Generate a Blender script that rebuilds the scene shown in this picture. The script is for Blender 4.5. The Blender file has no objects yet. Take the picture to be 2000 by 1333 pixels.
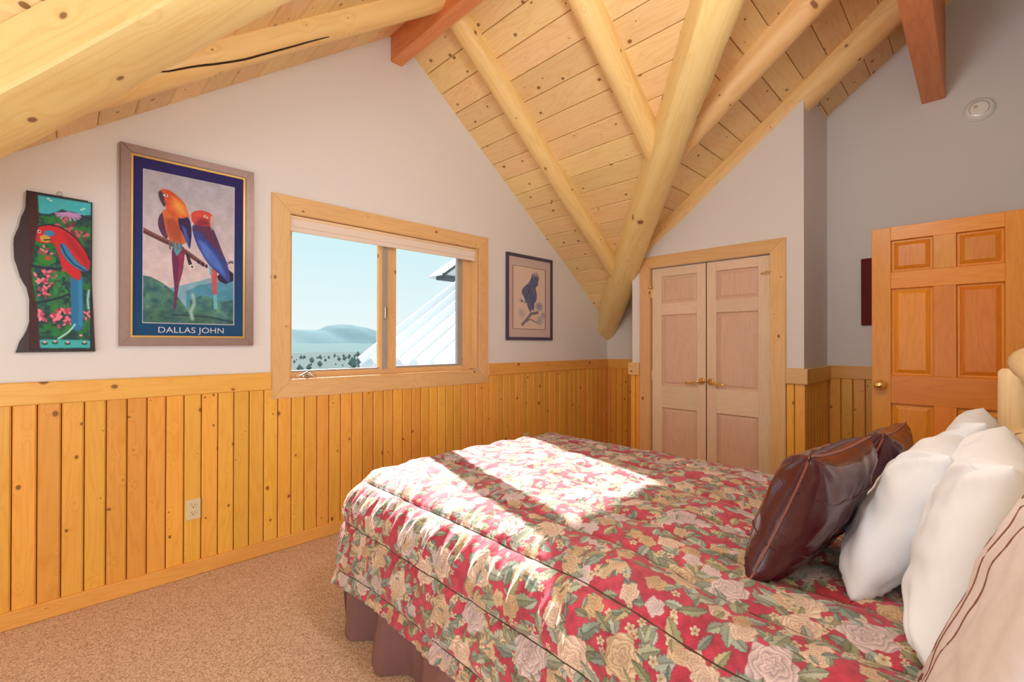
import bpy, bmesh, math, random
import numpy as np
from mathutils import Vector, Matrix, noise
random.seed(7); RNG = np.random.default_rng(5)
SC = bpy.context.scene; COL = SC.collection
PI = math.pi

# ------------------------------------------------------------------ camera
H = 1.33; F_PX = 894.48; YAW = 0.7963; PIT = 0.0047; ROL = 0.0011
fw = Vector((math.cos(YAW)*math.cos(PIT), math.sin(YAW)*math.cos(PIT), math.sin(PIT)))
rt = Vector((math.sin(YAW), -math.cos(YAW), 0)); up = rt.cross(fw)
r2 = rt*math.cos(ROL)+up*math.sin(ROL); u2 = -rt*math.sin(ROL)+up*math.cos(ROL)
cd = bpy.data.cameras.new('camera'); cam = bpy.data.objects.new('camera', cd); COL.objects.link(cam)
cam.matrix_world = Matrix(((r2.x, u2.x, -fw.x, 0), (r2.y, u2.y, -fw.y, 0), (r2.z, u2.z, -fw.z, H), (0, 0, 0, 1)))
cd.sensor_width = 36; cd.lens = 36*F_PX/2000; cd.clip_start = 0.02; cd.clip_end = 5000
SC.camera = cam

# ------------------------------------------------------------------ world, sun, added fill lights, exposure
SC.view_settings.view_transform = 'Standard'; SC.view_settings.look = 'None'
SC.view_settings.exposure = 0.0; SC.view_settings.gamma = 1.0; SC.view_settings.use_curve_mapping = False
SC.cycles.use_denoising = True
SC.cycles.max_bounces = 8; SC.cycles.diffuse_bounces = 5
W = bpy.data.worlds.new('world'); SC.world = W; W.use_nodes = True
nt = W.node_tree; nt.nodes.clear()
out = nt.nodes.new('ShaderNodeOutputWorld'); bg = nt.nodes.new('ShaderNodeBackground')
tc = nt.nodes.new('ShaderNodeTexCoord'); sp = nt.nodes.new('ShaderNodeSeparateXYZ'); cr = nt.nodes.new('ShaderNodeValToRGB')
nt.links.new(tc.outputs['Generated'], sp.inputs[0]); nt.links.new(sp.outputs['Z'], cr.inputs[0])
cr.color_ramp.elements[0].position = 0.0; cr.color_ramp.elements[0].color = (.84, .94, .95, 1)
cr.color_ramp.elements[1].position = 0.9; cr.color_ramp.elements[1].color = (.22, .58, .85, 1)
e = cr.color_ramp.elements.new(0.30); e.color = (.54, .86, .91, 1)
nt.links.new(cr.outputs[0], bg.inputs[0]); bg.inputs[1].default_value = 1.05
nt.links.new(bg.outputs[0], out.inputs[0])

def lamp(name, typ, loc, direction, energy, color, **k):
    l = bpy.data.lights.new(name, typ); l.energy = energy; l.color = color
    for a, b in k.items(): setattr(l, a, b)
    o = bpy.data.objects.new(name, l); COL.objects.link(o); o.location = loc
    o.rotation_euler = Vector(direction).to_track_quat('-Z', 'Y').to_euler(); return o
lamp('sun', 'SUN', (6, 20, 12), (-.28, -1, -.61), 15.0, (1, .98, .95), angle=.010)
# added soft fill lights at the west wall and south alcove; sources are assumed
lamp('west_fill_light', 'AREA', (-2.45, 1.0, 1.1), (1, 0, .15), 34, (.84, .93, 1), shape='RECTANGLE', size=2.6, size_y=1.3)
lamp('south_fill_light', 'AREA', (-1.0, -2.9, 1.25), (.35, 1, .18), 108, (.84, .93, 1), shape='RECTANGLE', size=2.6, size_y=1.6)

# added unseen fill light high over the bed, brightening pillows and far wall
lamp('high_fill_light', 'POINT', (1.15, .55, 2.60), (0, 0, -1), 50, (.95, .98, 1), shadow_soft_size=.18)

# ------------------------------------------------------------------ helpers
def link(o, parent=None, M=None):
    COL.objects.link(o)
    M = M if M is not None else Matrix()
    if parent is not None:
        o.parent = parent; o.matrix_parent_inverse = Matrix()
        o.matrix_local = WM[parent.name].inverted() @ M
    else: o.matrix_local = M
    WM[o.name] = M
    return o
WM = {}
def T(x, y, z): return Matrix.Translation((x, y, z))
def props(o, label=None, cat=None, group=None, kind=None):
    if label: o['label'] = label
    if cat: o['category'] = cat
    if group: o['group'] = group
    if kind: o['kind'] = kind
    return o
def empty(name, loc, label=None, cat=None, group=None, kind=None, M=None):
    o = bpy.data.objects.new(name, None); o.empty_display_size = .1
    link(o, None, M if M is not None else T(*loc)); return props(o, label, cat, group, kind)
def mesh(name, V, Fc, mat=None, smooth=False):
    m = bpy.data.meshes.new(name); m.from_pydata([tuple(v) for v in V], [], Fc); m.update()
    if mat:
        for x in (mat if isinstance(mat, (list, tuple)) else [mat]): m.materials.append(x)
    if smooth: m.polygons.foreach_set('use_smooth', [True]*len(m.polygons))
    return m
def obj(name, m, parent=None, M=None, **k):
    o = bpy.data.objects.new(name, m); link(o, parent, M); return props(o, **k)
def from_bm(name, bm, mat, smooth=False):
    bmesh.ops.recalc_face_normals(bm, faces=bm.faces)
    m = bpy.data.meshes.new(name); bm.to_mesh(m); bm.free()
    for x in (mat if isinstance(mat, (list, tuple)) else [mat]): m.materials.append(x)
    if smooth: m.polygons.foreach_set('use_smooth', [True]*len(m.polygons))
    return m
def bm_box(bm, lo, hi, bev=0, seg=1):
    r = bmesh.ops.create_cube(bm, size=1)
    vs = r['verts']
    for v in vs: v.co = Vector([lo[i]+(v.co[i]+.5)*(hi[i]-lo[i]) for i in range(3)])
    if bev:
        es = list({e for v in vs for e in v.link_edges})
        bmesh.ops.bevel(bm, geom=es, offset=bev, segments=seg, profile=.5, affect='EDGES')
def boxm(name, lo, hi, mat, bev=0, seg=1):
    bm = bmesh.new(); bm_box(bm, lo, hi, bev, seg); return from_bm(name, bm, mat)
def wbox(name, lo, hi, mat, parent=None, bev=0, axis=None, **k):
    """a box given in world space; its local X is the grain axis"""
    lo = Vector(lo); hi = Vector(hi); c = (lo+hi)/2; d = hi-lo
    if axis is None: axis = max(range(3), key=lambda i: d[i])
    if axis == 0: R = Matrix.Identity(4); e = (d.x, d.y, d.z)
    elif axis == 1: R = Matrix.Rotation(PI/2, 4, 'Z'); e = (d.y, d.x, d.z)
    else: R = Matrix.Rotation(-PI/2, 4, 'Y'); e = (d.z, d.y, d.x)
    m = boxm(name, [-x/2 for x in e], [x/2 for x in e], mat, bev)
    return obj(name, m, parent, T(*c) @ R, **k)
def prism(name, poly, axis, a, b, mat):
    """poly: 2D points in the two other axes (in xyz order); extruded from a to b along axis"""
    def P3(p, t):
        q = list(p); q.insert(axis, t); return Vector(q)
    bm = bmesh.new(); A = [bm.verts.new(P3(p, a)) for p in poly]; B = [bm.verts.new(P3(p, b)) for p in poly]
    n = len(poly); bm.faces.new(A); bm.faces.new(B[::-1])
    for i in range(n): bm.faces.new([A[i], A[(i+1) % n], B[(i+1) % n], B[i]])
    return from_bm(name, bm, mat)
def multi_prism(name, polys, axis, a, b, mat):
    bm = bmesh.new()
    for poly in polys:
        def P3(p, t):
            q = list(p); q.insert(axis, t); return Vector(q)
        A = [bm.verts.new(P3(p, a)) for p in poly]; B = [bm.verts.new(P3(p, b)) for p in poly]; n = len(poly)
        bm.faces.new(A); bm.faces.new(B[::-1])
        for i in range(n): bm.faces.new([A[i], A[(i+1) % n], B[(i+1) % n], B[i]])
    return from_bm(name, bm, mat)
def frame_x(p0, p1, zup=(0, 0, 1)):
    """matrix with local X from p0 to p1, local Z as near zup as may be"""
    p0 = Vector(p0); p1 = Vector(p1); x = (p1-p0).normalized(); z = Vector(zup); z = (z-x*z.dot(x)).normalized(); y = z.cross(x)
    return Matrix(((x.x, y.x, z.x, p0.x), (x.y, y.y, z.y, p0.y), (x.z, y.z, z.z, p0.z), (0, 0, 0, 1)))
def tube(name, pts, r, mat, n=8, cap=True, radii=None):
    pts = [Vector(p) for p in pts]; V = []; Fc = []
    for i, p in enumerate(pts):
        d = (pts[min(i+1, len(pts)-1)]-pts[max(i-1, 0)]).normalized()
        a = Vector((0, 0, 1)) if abs(d.z) < .9 else Vector((1, 0, 0))
        u = d.cross(a).normalized(); w = u.cross(d); rr = radii[i] if radii else r
        for k in range(n): V.append(p+u*rr*math.cos(2*PI*k/n)+w*rr*math.sin(2*PI*k/n))
    for i in range(len(pts)-1):
        for k in range(n): Fc.append((i*n+k, i*n+(k+1) % n, (i+1)*n+(k+1) % n, (i+1)*n+k))
    if cap: Fc.append(tuple(range(n))[::-1]); Fc.append(tuple((len(pts)-1)*n+k for k in range(n)))
    return mesh(name, V, Fc, mat, True)
def lathe(name, prof, mat, n=24):
    """profile (r, x) revolved about local X"""
    V = []; Fc = []
    for r, x in prof:
        for k in range(n): V.append((x, r*math.cos(2*PI*k/n), r*math.sin(2*PI*k/n)))
    for i in range(len(prof)-1):
        for k in range(n): Fc.append((i*n+k, i*n+(k+1) % n, (i+1)*n+(k+1) % n, (i+1)*n+k))
    Fc.append(tuple(range(n))[::-1]); Fc.append(tuple((len(prof)-1)*n+k for k in range(n)))
    bm = bmesh.new(); m0 = mesh(name, V, Fc); bm.from_mesh(m0); bpy.data.meshes.remove(m0)
    return from_bm(name, bm, mat, True)

# ------------------------------------------------------------------ materials
def srgb(r, g, b):
    f = lambda c: (c/255/12.92) if c/255 <= .04045 else ((c/255+.055)/1.055)**2.4
    return (f(r), f(g), f(b), 1)
def newmat(name):
    m = bpy.data.materials.new(name); m.use_nodes = True; nt = m.node_tree
    return m, nt, nt.nodes['Principled BSDF']
def N(nt, t, **k):
    n = nt.nodes.new(t)
    for a, b in k.items():
        if a.startswith('i_'): n.inputs[int(a[2:])].default_value = b
        else: setattr(n, a, b)
    return n
def math_n(nt, op, a, b=None, clamp=False):
    n = nt.nodes.new('ShaderNodeMath'); n.operation = op; n.use_clamp = clamp
    for i, v in enumerate((a, b)):
        if v is None: continue
        if isinstance(v, (int, float)): n.inputs[i].default_value = v
        else: nt.links.new(v, n.inputs[i])
    return n.outputs[0]
def ramp(nt, fac, stops):
    n = nt.nodes.new('ShaderNodeValToRGB'); cr = n.color_ramp
    cr.elements[0].position = stops[0][0]; cr.elements[0].color = stops[0][1]
    cr.elements[1].position = stops[-1][0]; cr.elements[1].color = stops[-1][1]
    for p, c in stops[1:-1]:
        e = cr.elements.new(p); e.color = c
    nt.links.new(fac, n.inputs[0]); return n.outputs[0]
def mix(nt, fac, a, b, mode='MIX'):
    n = nt.nodes.new('ShaderNodeMix'); n.data_type = 'RGBA'; n.blend_type = mode
    for i, v in ((0, fac), (6, a), (7, b)):
        if isinstance(v, (int, float, tuple)): n.inputs[i].default_value = v
        else: nt.links.new(v, n.inputs[i])
    return n.outputs[2]
def wood(name, light, dark, knotc=None, knots=1.0, rough=.42, var=.25, ringscale=1.0, kscale=5.0, grain=.30, bump=.15):
    m, nt, bs = newmat(name); L = nt.links.new
    tc = N(nt, 'ShaderNodeTexCoord'); oi = N(nt, 'ShaderNodeObjectInfo')
    off = N(nt, 'ShaderNodeVectorMath', operation='SCALE'); off.inputs[0].default_value = (37.1, 11.7, 23.3); L(oi.outputs['Random'], off.inputs['Scale'])
    add = N(nt, 'ShaderNodeVectorMath', operation='ADD'); L(tc.outputs['Object'], add.inputs[0]); L(off.outputs[0], add.inputs[1])
    # knots
    mk = N(nt, 'ShaderNodeMapping'); mk.inputs['Scale'].default_value = (kscale*1.15, kscale*1.5, 1); sx_ = N(nt, 'ShaderNodeSeparateXYZ'); L(add.outputs[0], sx_.inputs[0]); cx_ = N(nt, 'ShaderNodeCombineXYZ'); L(sx_.outputs[0], cx_.inputs[0])
    L(math_n(nt, 'ADD', sx_.outputs[1], sx_.outputs[2]), cx_.inputs[1]); L(cx_.outputs[0], mk.inputs[0])
    vo = N(nt, 'ShaderNodeTexVoronoi'); vo.voronoi_dimensions = '2D'; vo.inputs['Scale'].default_value = 1; L(mk.outputs[0], vo.inputs[0])
    d = vo.outputs['Distance']
    near = math_n(nt, 'SUBTRACT', 1, math_n(nt, 'MULTIPLY', d, 3.5), True)
    near = math_n(nt, 'POWER', near, 2)
    # grain coordinate: stretched along X, bent round the knots
    mg = N(nt, 'ShaderNodeMapping'); mg.inputs['Scale'].default_value = (.9*ringscale, 9*ringscale, 9*ringscale); L(add.outputs[0], mg.inputs[0])
    n1 = N(nt, 'ShaderNodeTexNoise'); n1.inputs['Scale'].default_value = 1; n1.inputs['Detail'].default_value = 2; n1.inputs['Distortion'].default_value = .6; L(mg.outputs[0], n1.inputs[0])
    ph = math_n(nt, 'ADD', math_n(nt, 'MULTIPLY', n1.outputs[0], 9.0), math_n(nt, 'MULTIPLY', near, 1.6*knots))
    ring = math_n(nt, 'ABSOLUTE', math_n(nt, 'SUBTRACT', math_n(nt, 'FRACT', ph), .5))
    ring = math_n(nt, 'MULTIPLY', ring, 2)
    mf = N(nt, 'ShaderNodeMapping'); mf.inputs['Scale'].default_value = (6, 220, 220); L(add.outputs[0], mf.inputs[0])
    n2 = N(nt, 'ShaderNodeTexNoise'); n2.inputs['Scale'].default_value = 1; n2.inputs['Detail'].default_value = 3; L(mf.outputs[0], n2.inputs[0])
    f = math_n(nt, 'ADD', math_n(nt, 'MULTIPLY', math_n(nt, 'POWER', ring, 2.5), grain), math_n(nt, 'MULTIPLY', math_n(nt, 'SUBTRACT', n2.outputs[0], .35), .45), True)
    c = mix(nt, f, light, dark)
    # broad tone patches + per-piece tone
    n3 = N(nt, 'ShaderNodeTexNoise'); n3.inputs['Scale'].default_value = 1.2; L(add.outputs[0], n3.inputs[0])
    hs = N(nt, 'ShaderNodeHueSaturation')
    L(math_n(nt, 'ADD', math_n(nt, 'MULTIPLY', oi.outputs['Random'], var), math_n(nt, 'ADD', math_n(nt, 'MULTIPLY', n3.outputs[0], .2), .9-var/2)), hs.inputs['Value'])
    wn = N(nt, 'ShaderNodeTexWhiteNoise', noise_dimensions='1D'); L(oi.outputs['Random'], wn.inputs['W'])
    L(math_n(nt, 'ADD', math_n(nt, 'MULTIPLY', wn.outputs['Value'], .018), .491), hs.inputs['Hue'])
    L(c, hs.inputs['Color']); c = hs.outputs[0]
    if knots > 0:
        kc = knotc or (.16, .05, .015, 1)
        sepc = N(nt, 'ShaderNodeSeparateColor'); L(vo.outputs['Color'], sepc.inputs[0])
        rad = math_n(nt, 'MULTIPLY', math_n(nt, 'SUBTRACT', sepc.outputs[0], .25, True), .125*knots)
        km = math_n(nt, 'MULTIPLY', math_n(nt, 'SUBTRACT', rad, d), 40, True)
        halo = math_n(nt, 'MULTIPLY', math_n(nt, 'SUBTRACT', math_n(nt, 'MULTIPLY', rad, 1.9), d), 7, True)
        c = mix(nt, math_n(nt, 'MULTIPLY', halo, .35), c, dark)
        c = mix(nt, math_n(nt, 'MULTIPLY', km, .8), c, kc)
    L(c, bs.inputs['Base Color']); bs.inputs['Roughness'].default_value = rough
    bp = N(nt, 'ShaderNodeBump'); bp.inputs['Strength'].default_value = bump; bp.inputs['Distance'].default_value = .002
    L(f, bp.inputs['Height']); L(bp.outputs[0], bs.inputs['Normal'])
    bs.inputs['Specular IOR Level'].default_value = .35
    return m
def plain(name, col, rough=.5, metal=0, bump=0, bscale=100, spec=.5, noisec=0, coat=0):
    m, nt, bs = newmat(name); L = nt.links.new
    bs.inputs['Base Color'].default_value = col; bs.inputs['Roughness'].default_value = rough; bs.inputs['Metallic'].default_value = metal
    bs.inputs['Specular IOR Level'].default_value = spec; bs.inputs['Coat Weight'].default_value = coat
    tc = N(nt, 'ShaderNodeTexCoord'); n = N(nt, 'ShaderNodeTexNoise'); n.inputs['Scale'].default_value = bscale; n.inputs['Detail'].default_value = 4; L(tc.outputs['Object'], n.inputs[0])
    if noisec:
        d = tuple(x*(1-noisec) for x in col[:3])+(1,); u = tuple(min(1, x*(1+noisec)) for x in col[:3])+(1,)
        L(mix(nt, n.outputs[0], d, u), bs.inputs['Base Color'])
    if bump:
        bp = N(nt, 'ShaderNodeBump'); bp.inputs['Strength'].default_value = bump; bp.inputs['Distance'].default_value = .003; L(n.outputs[0], bp.inputs['Height']); L(bp.outputs[0], bs.inputs['Normal'])
    return m
M_CEIL = wood('pine_ceiling', srgb(250, 219, 160), srgb(232, 173, 100), knots=1, var=.16, kscale=4.6)
M_WAIN = wood('pine_wainscot', srgb(242, 180, 80), srgb(218, 138, 40), knots=1.0, var=.16, rough=.32, kscale=5.0)
M_TRIM = wood('pine_trim', srgb(234, 190, 134), srgb(214, 158, 98), knots=.8, var=.06, rough=.35, kscale=3.4)
M_RAIL = wood('pine_rail', srgb(240, 184, 92), srgb(218, 146, 54), knots=.8, var=.05, rough=.33, kscale=3.0)
M_LOG = wood('peeled_log', srgb(244, 216, 152), srgb(222, 176, 98), knots=.9, var=.06, ringscale=.7, rough=.45, kscale=2.6)
M_RAFT = wood('peeled_rafter_log', srgb(247, 213, 148), srgb(226, 172, 96), knots=.7, var=.05, ringscale=.7, rough=.45, kscale=3.2)
M_BEAM = wood('sawn_fir_beam', srgb(236, 158, 104), srgb(212, 116, 64), knots=.25, var=.05, ringscale=.8, rough=.5, kscale=3.0)
M_DOOR = wood('fir_door', srgb(228, 148, 46), srgb(204, 112, 26), knots=0, var=.16, rough=.33, ringscale=1.3)
M_CDOOR = wood('pale_fir_door', srgb(236, 210, 182), srgb(218, 180, 146), knots=0, var=.10, rough=.4, ringscale=1.3)
M_CPAN = wood('pale_fir_door_panel', srgb(228, 194, 168), srgb(206, 160, 134), knots=0, var=.12, rough=.4, ringscale=1.6)
M_DPAN = wood('fir_door_panel', srgb(226, 142, 40), srgb(198, 104, 24), knots=0, var=.16, rough=.33, ringscale=1.6)
M_HEAD = wood('pale_peeled_log', srgb(244, 218, 172), srgb(222, 182, 124), knots=.8, var=.05, ringscale=.7, rough=.5, kscale=4)
M_WALL = plain('painted_plaster', srgb(232, 229, 226), .85, bump=.05, bscale=60, spec=.2)
M_WHITE = plain('white_plastic', srgb(248, 246, 242), .5)
M_IVORY = plain('ivory_plastic', srgb(226, 208, 168), .35)
M_SLOT = plain('dark_slot', srgb(60, 45, 35), .6)
M_BRASS = plain('polished_brass', (.92, .68, .28, 1), .16, 1)
M_STEEL = plain('satin_steel', (.62, .60, .56, 1), .3, 1)
M_DARKM = plain('dark_metal', srgb(52, 50, 54), .4, .6)
M_BLIND = plain('beige_shade_fabric', srgb(238, 222, 206), .8, bump=.1, bscale=300)
M_SASH = plain('grey_vinyl_sash', srgb(168, 158, 150), .45)
M_LEATH = plain('oxblood_leather', srgb(76, 24, 30), .20, bump=.18, bscale=70, noisec=.3, coat=.2)
M_PIPE = plain('leather_piping', srgb(142, 84, 74), .4)
M_LINEN = plain('white_cotton', srgb(236, 240, 246), .85, bump=.3, bscale=14, spec=.2)
M_SHAM = plain('beige_suede', srgb(216, 202, 198), .95, bump=.15, bscale=60, spec=.1, noisec=.08)
M_CORD = plain('brown_cord', srgb(132, 84, 76), .8)
M_SKIRT = plain('taupe_sateen_skirt', srgb(124, 86, 84), .36, bump=.1, bscale=30, noisec=.1)
M_MATT = plain('mattress_ticking', srgb(220, 215, 208), .9)
M_MAHOG = plain('dark_red_frame', srgb(104, 20, 14), .8, noisec=.2, bscale=20)
M_BACK = plain('dark_gap', srgb(96, 50, 22), .9)
M_SNOW = plain('white_metal_roof', srgb(208, 212, 214), .5, spec=.3)
M_RIB = plain('roof_rib_grey', srgb(66, 76, 78), .6)
M_FASC = plain('grey_fascia', srgb(60, 72, 74), .7)
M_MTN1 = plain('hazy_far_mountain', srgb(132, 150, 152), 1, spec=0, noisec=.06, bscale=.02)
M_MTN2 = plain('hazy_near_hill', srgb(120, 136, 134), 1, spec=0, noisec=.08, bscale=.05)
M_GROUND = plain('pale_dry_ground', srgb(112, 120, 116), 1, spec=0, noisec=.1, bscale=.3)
M_FRAME = plain('pewter_frame', srgb(150, 126, 118), .38, .45, noisec=.12, bscale=30)
M_GOLD = plain('gold_fillet', srgb(206, 168, 96), .35, .6)
M_BLKFR = plain('slate_frame', srgb(86, 78, 100), .4, .2)
M_PLAQ = plain('dark_carved_wood', srgb(50, 18, 18), .4)

def carpet_mat():
    m, nt, bs = newmat('beige_carpet'); L = nt.links.new
    tc = N(nt, 'ShaderNodeTexCoord')
    a = N(nt, 'ShaderNodeTexNoise'); a.inputs['Scale'].default_value = 160; a.inputs['Detail'].default_value = 3; L(tc.outputs['Object'], a.inputs[0])
    b = N(nt, 'ShaderNodeTexNoise'); b.inputs['Scale'].default_value = 80; b.inputs['Detail'].default_value = 4; L(tc.outputs['Object'], b.inputs[0])
    f = math_n(nt, 'ADD', math_n(nt, 'MULTIPLY', a.outputs[0], .6), math_n(nt, 'MULTIPLY', b.outputs[0], .4))
    L(ramp(nt, f, [(.36, srgb(176, 140, 112)), (.5, srgb(216, 184, 156)), (.64, srgb(236, 212, 188))]), bs.inputs['Base Color'])
    bs.inputs['Roughness'].default_value = 1; bs.inputs['Specular IOR Level'].default_value = .05
    bp = N(nt, 'ShaderNodeBump'); bp.inputs['Strength'].default_value = .8; bp.inputs['Distance'].default_value = .006; L(f, bp.inputs['Height']); L(bp.outputs[0], bs.inputs['Normal'])
    return m
M_CARPET = carpet_mat()
def glass_mat():
    m = bpy.data.materials.new('window_glass'); m.use_nodes = True; nt = m.node_tree; nt.nodes.clear()
    o = N(nt, 'ShaderNodeOutputMaterial'); t = N(nt, 'ShaderNodeBsdfTransparent'); g = N(nt, 'ShaderNodeBsdfGlossy'); g.inputs['Roughness'].default_value = .02
    mx = N(nt, 'ShaderNodeMixShader'); fr = N(nt, 'ShaderNodeFresnel'); fr.inputs[0].default_value = 1.3
    nt.links.new(fr.outputs[0], mx.inputs[0]); nt.links.new(t.outputs[0], mx.inputs[1]); nt.links.new(g.outputs[0], mx.inputs[2]); nt.links.new(mx.outputs[0], o.inputs[0])
    return m
M_GLASS = glass_mat()
def attr_mat(name, rough, bump=0, bscale=80, coat=0):
    m, nt, bs = newmat(name); a = N(nt, 'ShaderNodeAttribute'); a.attribute_name = 'Col'
    nt.links.new(a.outputs['Color'], bs.inputs['Base Color']); bs.inputs['Roughness'].default_value = rough; bs.inputs['Coat Weight'].default_value = coat
    if bump:
        tc = N(nt, 'ShaderNodeTexCoord'); n = N(nt, 'ShaderNodeTexNoise'); n.inputs['Scale'].default_value = bscale; nt.links.new(tc.outputs['Object'], n.inputs[0])
        bp = N(nt, 'ShaderNodeBump'); bp.inputs['Strength'].default_value = bump; bp.inputs['Distance'].default_value = .003; nt.links.new(n.outputs[0], bp.inputs['Height']); nt.links.new(bp.outputs[0], bs.inputs['Normal'])
    return m
M_PRINT = attr_mat('printed_paper', .85)
M_PAINT = attr_mat('painted_glaze', .6, .2, 60)

# ------------------------------------------------------------------ room dimensions (metres)
D = 3.165      # window wall plane y
XE = 4.715     # far wall plane x
XC = 3.967     # closet front plane x
YC = .923      # closet near side
YC2 = 2.375    # closet side towards the window wall
RX = 1.845     # dormer ridge x
zDR = lambda x: 5.118-.75*x
zDL = lambda x: 2.35+.75*x
zM = lambda y: 3.985-.75*y
ZR = zDR(RX); YS = -.36; XW = -2.6; YS2 = -3.0
ZCAP = 1.142; ZCB = 1.033; ZBB = .082

# floor
wbox('floor', (XW-.1, YS2-.1, -.06), (XE+.1, D+.1, 0), M_CARPET, kind='structure')
# window wall with its opening
wx0, wx1, wz0, wz1 = 1.045, 2.655, 1.08, 2.19
ew = .22
polys = [[(XW, 0), (XE, 0), (XE, wz0), (XW, wz0)],
         [(XW, wz0), (wx0, wz0), (wx0, 3.2), (.95, zDL(.95)+.05), (-.985, 1.66), (XW, 1.66)],
         [(wx1, wz0), (XE, wz0), (XE, 1.66), (4.676, 1.66), (wx1, zDR(wx1)+.05)],
         [(wx0, wz1), (wx1, wz1), (wx1, zDR(wx1)+.05), (RX, ZR+.05), (wx0, zDL(wx0)+.05)]]
polys[1][3] = (wx0, zDL(wx0)+.05); polys[1].pop(4) if False else None
polys[1] = [(XW, wz0), (wx0, wz0), (wx0, zDL(wx0)+.05), (-.985, 1.66), (XW, 1.66)]
wall_n = obj('wall_north', multi_prism('wall_north', polys, 1, D, D+ew, M_WALL), kind='structure')
# far wall
wall_e = obj('wall_east', prism('wall_east', [(YS-.1, 0), (D+ew, 0), (D+ew, zM(D)+.02), (YS-.1, zM(YS-.1)+.05)], 0, XE, XE+.15, M_WALL), kind='structure')
wall_s = obj('wall_south', prism('wall_south', [(.7, 0), (XE+.1, 0), (XE+.1, zM(YS)+.05), (.7, zM(YS)+.05)], 1, YS-.15, YS, M_WALL), kind='structure')
obj('wall_alcove', prism('wall_alcove', [(YS2, 0), (YS-.15, 0), (YS-.15, 4.3), (YS2, 4.3)], 0, .7, .85, M_WALL), kind='structure')
obj('wall_rear', prism('wall_rear', [(XW, 0), (.85, 0), (.85, 4.3), (XW, 4.3)], 1, YS2-.15, YS2, M_WALL), kind='structure')
obj('wall_west', prism('wall_west', [(YS2-.15, 0), (D+ew, 0), (D+ew, zM(D)+.05), (YS, zM(YS)+.05), (YS2-.15, 4.3)], 0, XW-.15, XW, M_WALL), kind='structure')
# closet box
dy0, dy1, dz1 = 1.150, 2.180, 2.036
pol = [[(YC, 0), (dy0, 0), (dy0, zM(dy0)-.02), (YC, zM(YC)-.02)],
       [(dy1, 0), (YC2, 0), (YC2, zM(YC2)-.02), (dy1, zM(dy1)-.02)],
       [(dy0, dz1), (dy1, dz1), (dy1, zM(dy1)-.02), (dy0, zM(dy0)-.02)]]
wall_c = obj('wall_closet_front', multi_prism('wall_closet_front', pol, 0, XC, XC+.1, M_WALL), kind='structure')
wall_cs = obj('wall_closet_near_side', prism('wall_closet_near_side', [(XC+.1, 0), (XE, 0), (XE, zM(YC)-.02), (XC+.1, zM(YC)-.02)], 1, YC, YC+.1, M_WALL), kind='structure')
wall_cf = obj('wall_closet_far_side', prism('wall_closet_far_side', [(XC+.1, 0), (XE, 0), (XE, zM(YC2)-.02), (XC+.1, zM(YC2)-.02)], 1, YC2-.1, YC2, M_WALL), kind='structure')

# ------------------------------------------------------------------ ceilings of tongue-and-groove planks
def slope_matrix(origin, along, down):
    a = Vector(along).normalized(); d = Vector(down).normalized(); n = a.cross(d)
    if n.z < 0: n = -n
    # local X = grain, local Z = up off the room side
    y = n.cross(a)
    return Matrix(((a.x, y.x, n.x, origin[0]), (a.y, y.y, n.y, origin[1]), (a.z, y.z, n.z, origin[2]), (0, 0, 0, 1)))
def plank_mesh(quad, M, mat, t=.022, g=.0018, ch=.006):
    """quad: 4 world points of the visible face (in order); long edges 0-1 and 3-2 along grain"""
    Mi = M.inverted(); q = [Mi @ Vector(p) for p in quad]
    ys = [p.y for p in q]; ylo, yhi = min(ys), max(ys)
    sg = lambda p: 1 if p.y < (ylo+yhi)/2 else -1
    face = [Vector((p.x, p.y+sg(p)*(g+ch), 0)) for p in q]
    mid = [Vector((p.x, p.y+sg(p)*g, ch)) for p in q]
    top = [Vector((p.x, p.y+sg(p)*g, t)) for p in q]
    V = face+mid+top; Fc = [(0, 1, 2, 3), (11, 10, 9, 8)]
    for a in (0, 4):
        for i in range(4): Fc.append((a+i, a+(i+1) % 4, a+4+(i+1) % 4, a+4+i))
    bm = bmesh.new(); m0 = mesh('plank', V, Fc); bm.from_mesh(m0); bpy.data.meshes.remove(m0)
    return from_bm('plank', bm, mat)
def ceiling(name, backing_poly, down, along, strips):
    n = Vector(along).cross(Vector(down)).normalized()
    if n.z < 0: n = -n
    bm = bmesh.new(); A = [bm.verts.new(Vector(p)+n*.024) for p in backing_poly]; B = [bm.verts.new(Vector(p)+n*.12) for p in backing_poly]
    k = len(A); bm.faces.new(A); bm.faces.new(B[::-1])
    for i in range(k): bm.faces.new([A[i], A[(i+1) % k], B[(i+1) % k], B[i]])
    root = obj(name, from_bm(name, bm, M_BACK), kind='structure')
    for quad in strips:
        c = sum((Vector(p) for p in quad), Vector())/4
        M = slope_matrix(c, along, down)
        obj('plank', plank_mesh(quad, M, M_CEIL), root, M)
    return root
# right dormer slope
pt = lambda x, y: (x, y, zDR(x))
S = []
x0 = 2.118-.1455*2; xs = [RX]+[x0+.1455*i for i in range(1, 22)]; xs = [x for x in xs if x < 4.676]+[4.70]
for a, b in zip(xs[:-1], xs[1:]): S.append([pt(a, max(a-1.511, .335)), pt(a, D+.02), pt(b, D+.02), pt(b, b-1.511)])
ceiling('ceiling', [pt(RX, .335), pt(RX, D+.2), pt(4.74, D+.2), pt(4.74, 3.229)], (1, 0, -.75), (0, 1, 0), S)
# left dormer slope
pt = lambda x, y: (x, y, zDL(x))
S = []
xs = [RX]+[1.738-.147*i for i in range(0, 19)]
for a, b in zip(xs[:-1], xs[1:]): S.append([pt(a, max(2.18-a, .335)), pt(a, D+.02), pt(b, D+.02), pt(b, min(2.18-b, D))])
ceiling('ceiling', [pt(RX, .335), pt(RX, D+.2), pt(-.985, D+.2), pt(-.985, D)], (-1, 0, -.75), (0, 1, 0), S)
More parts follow.
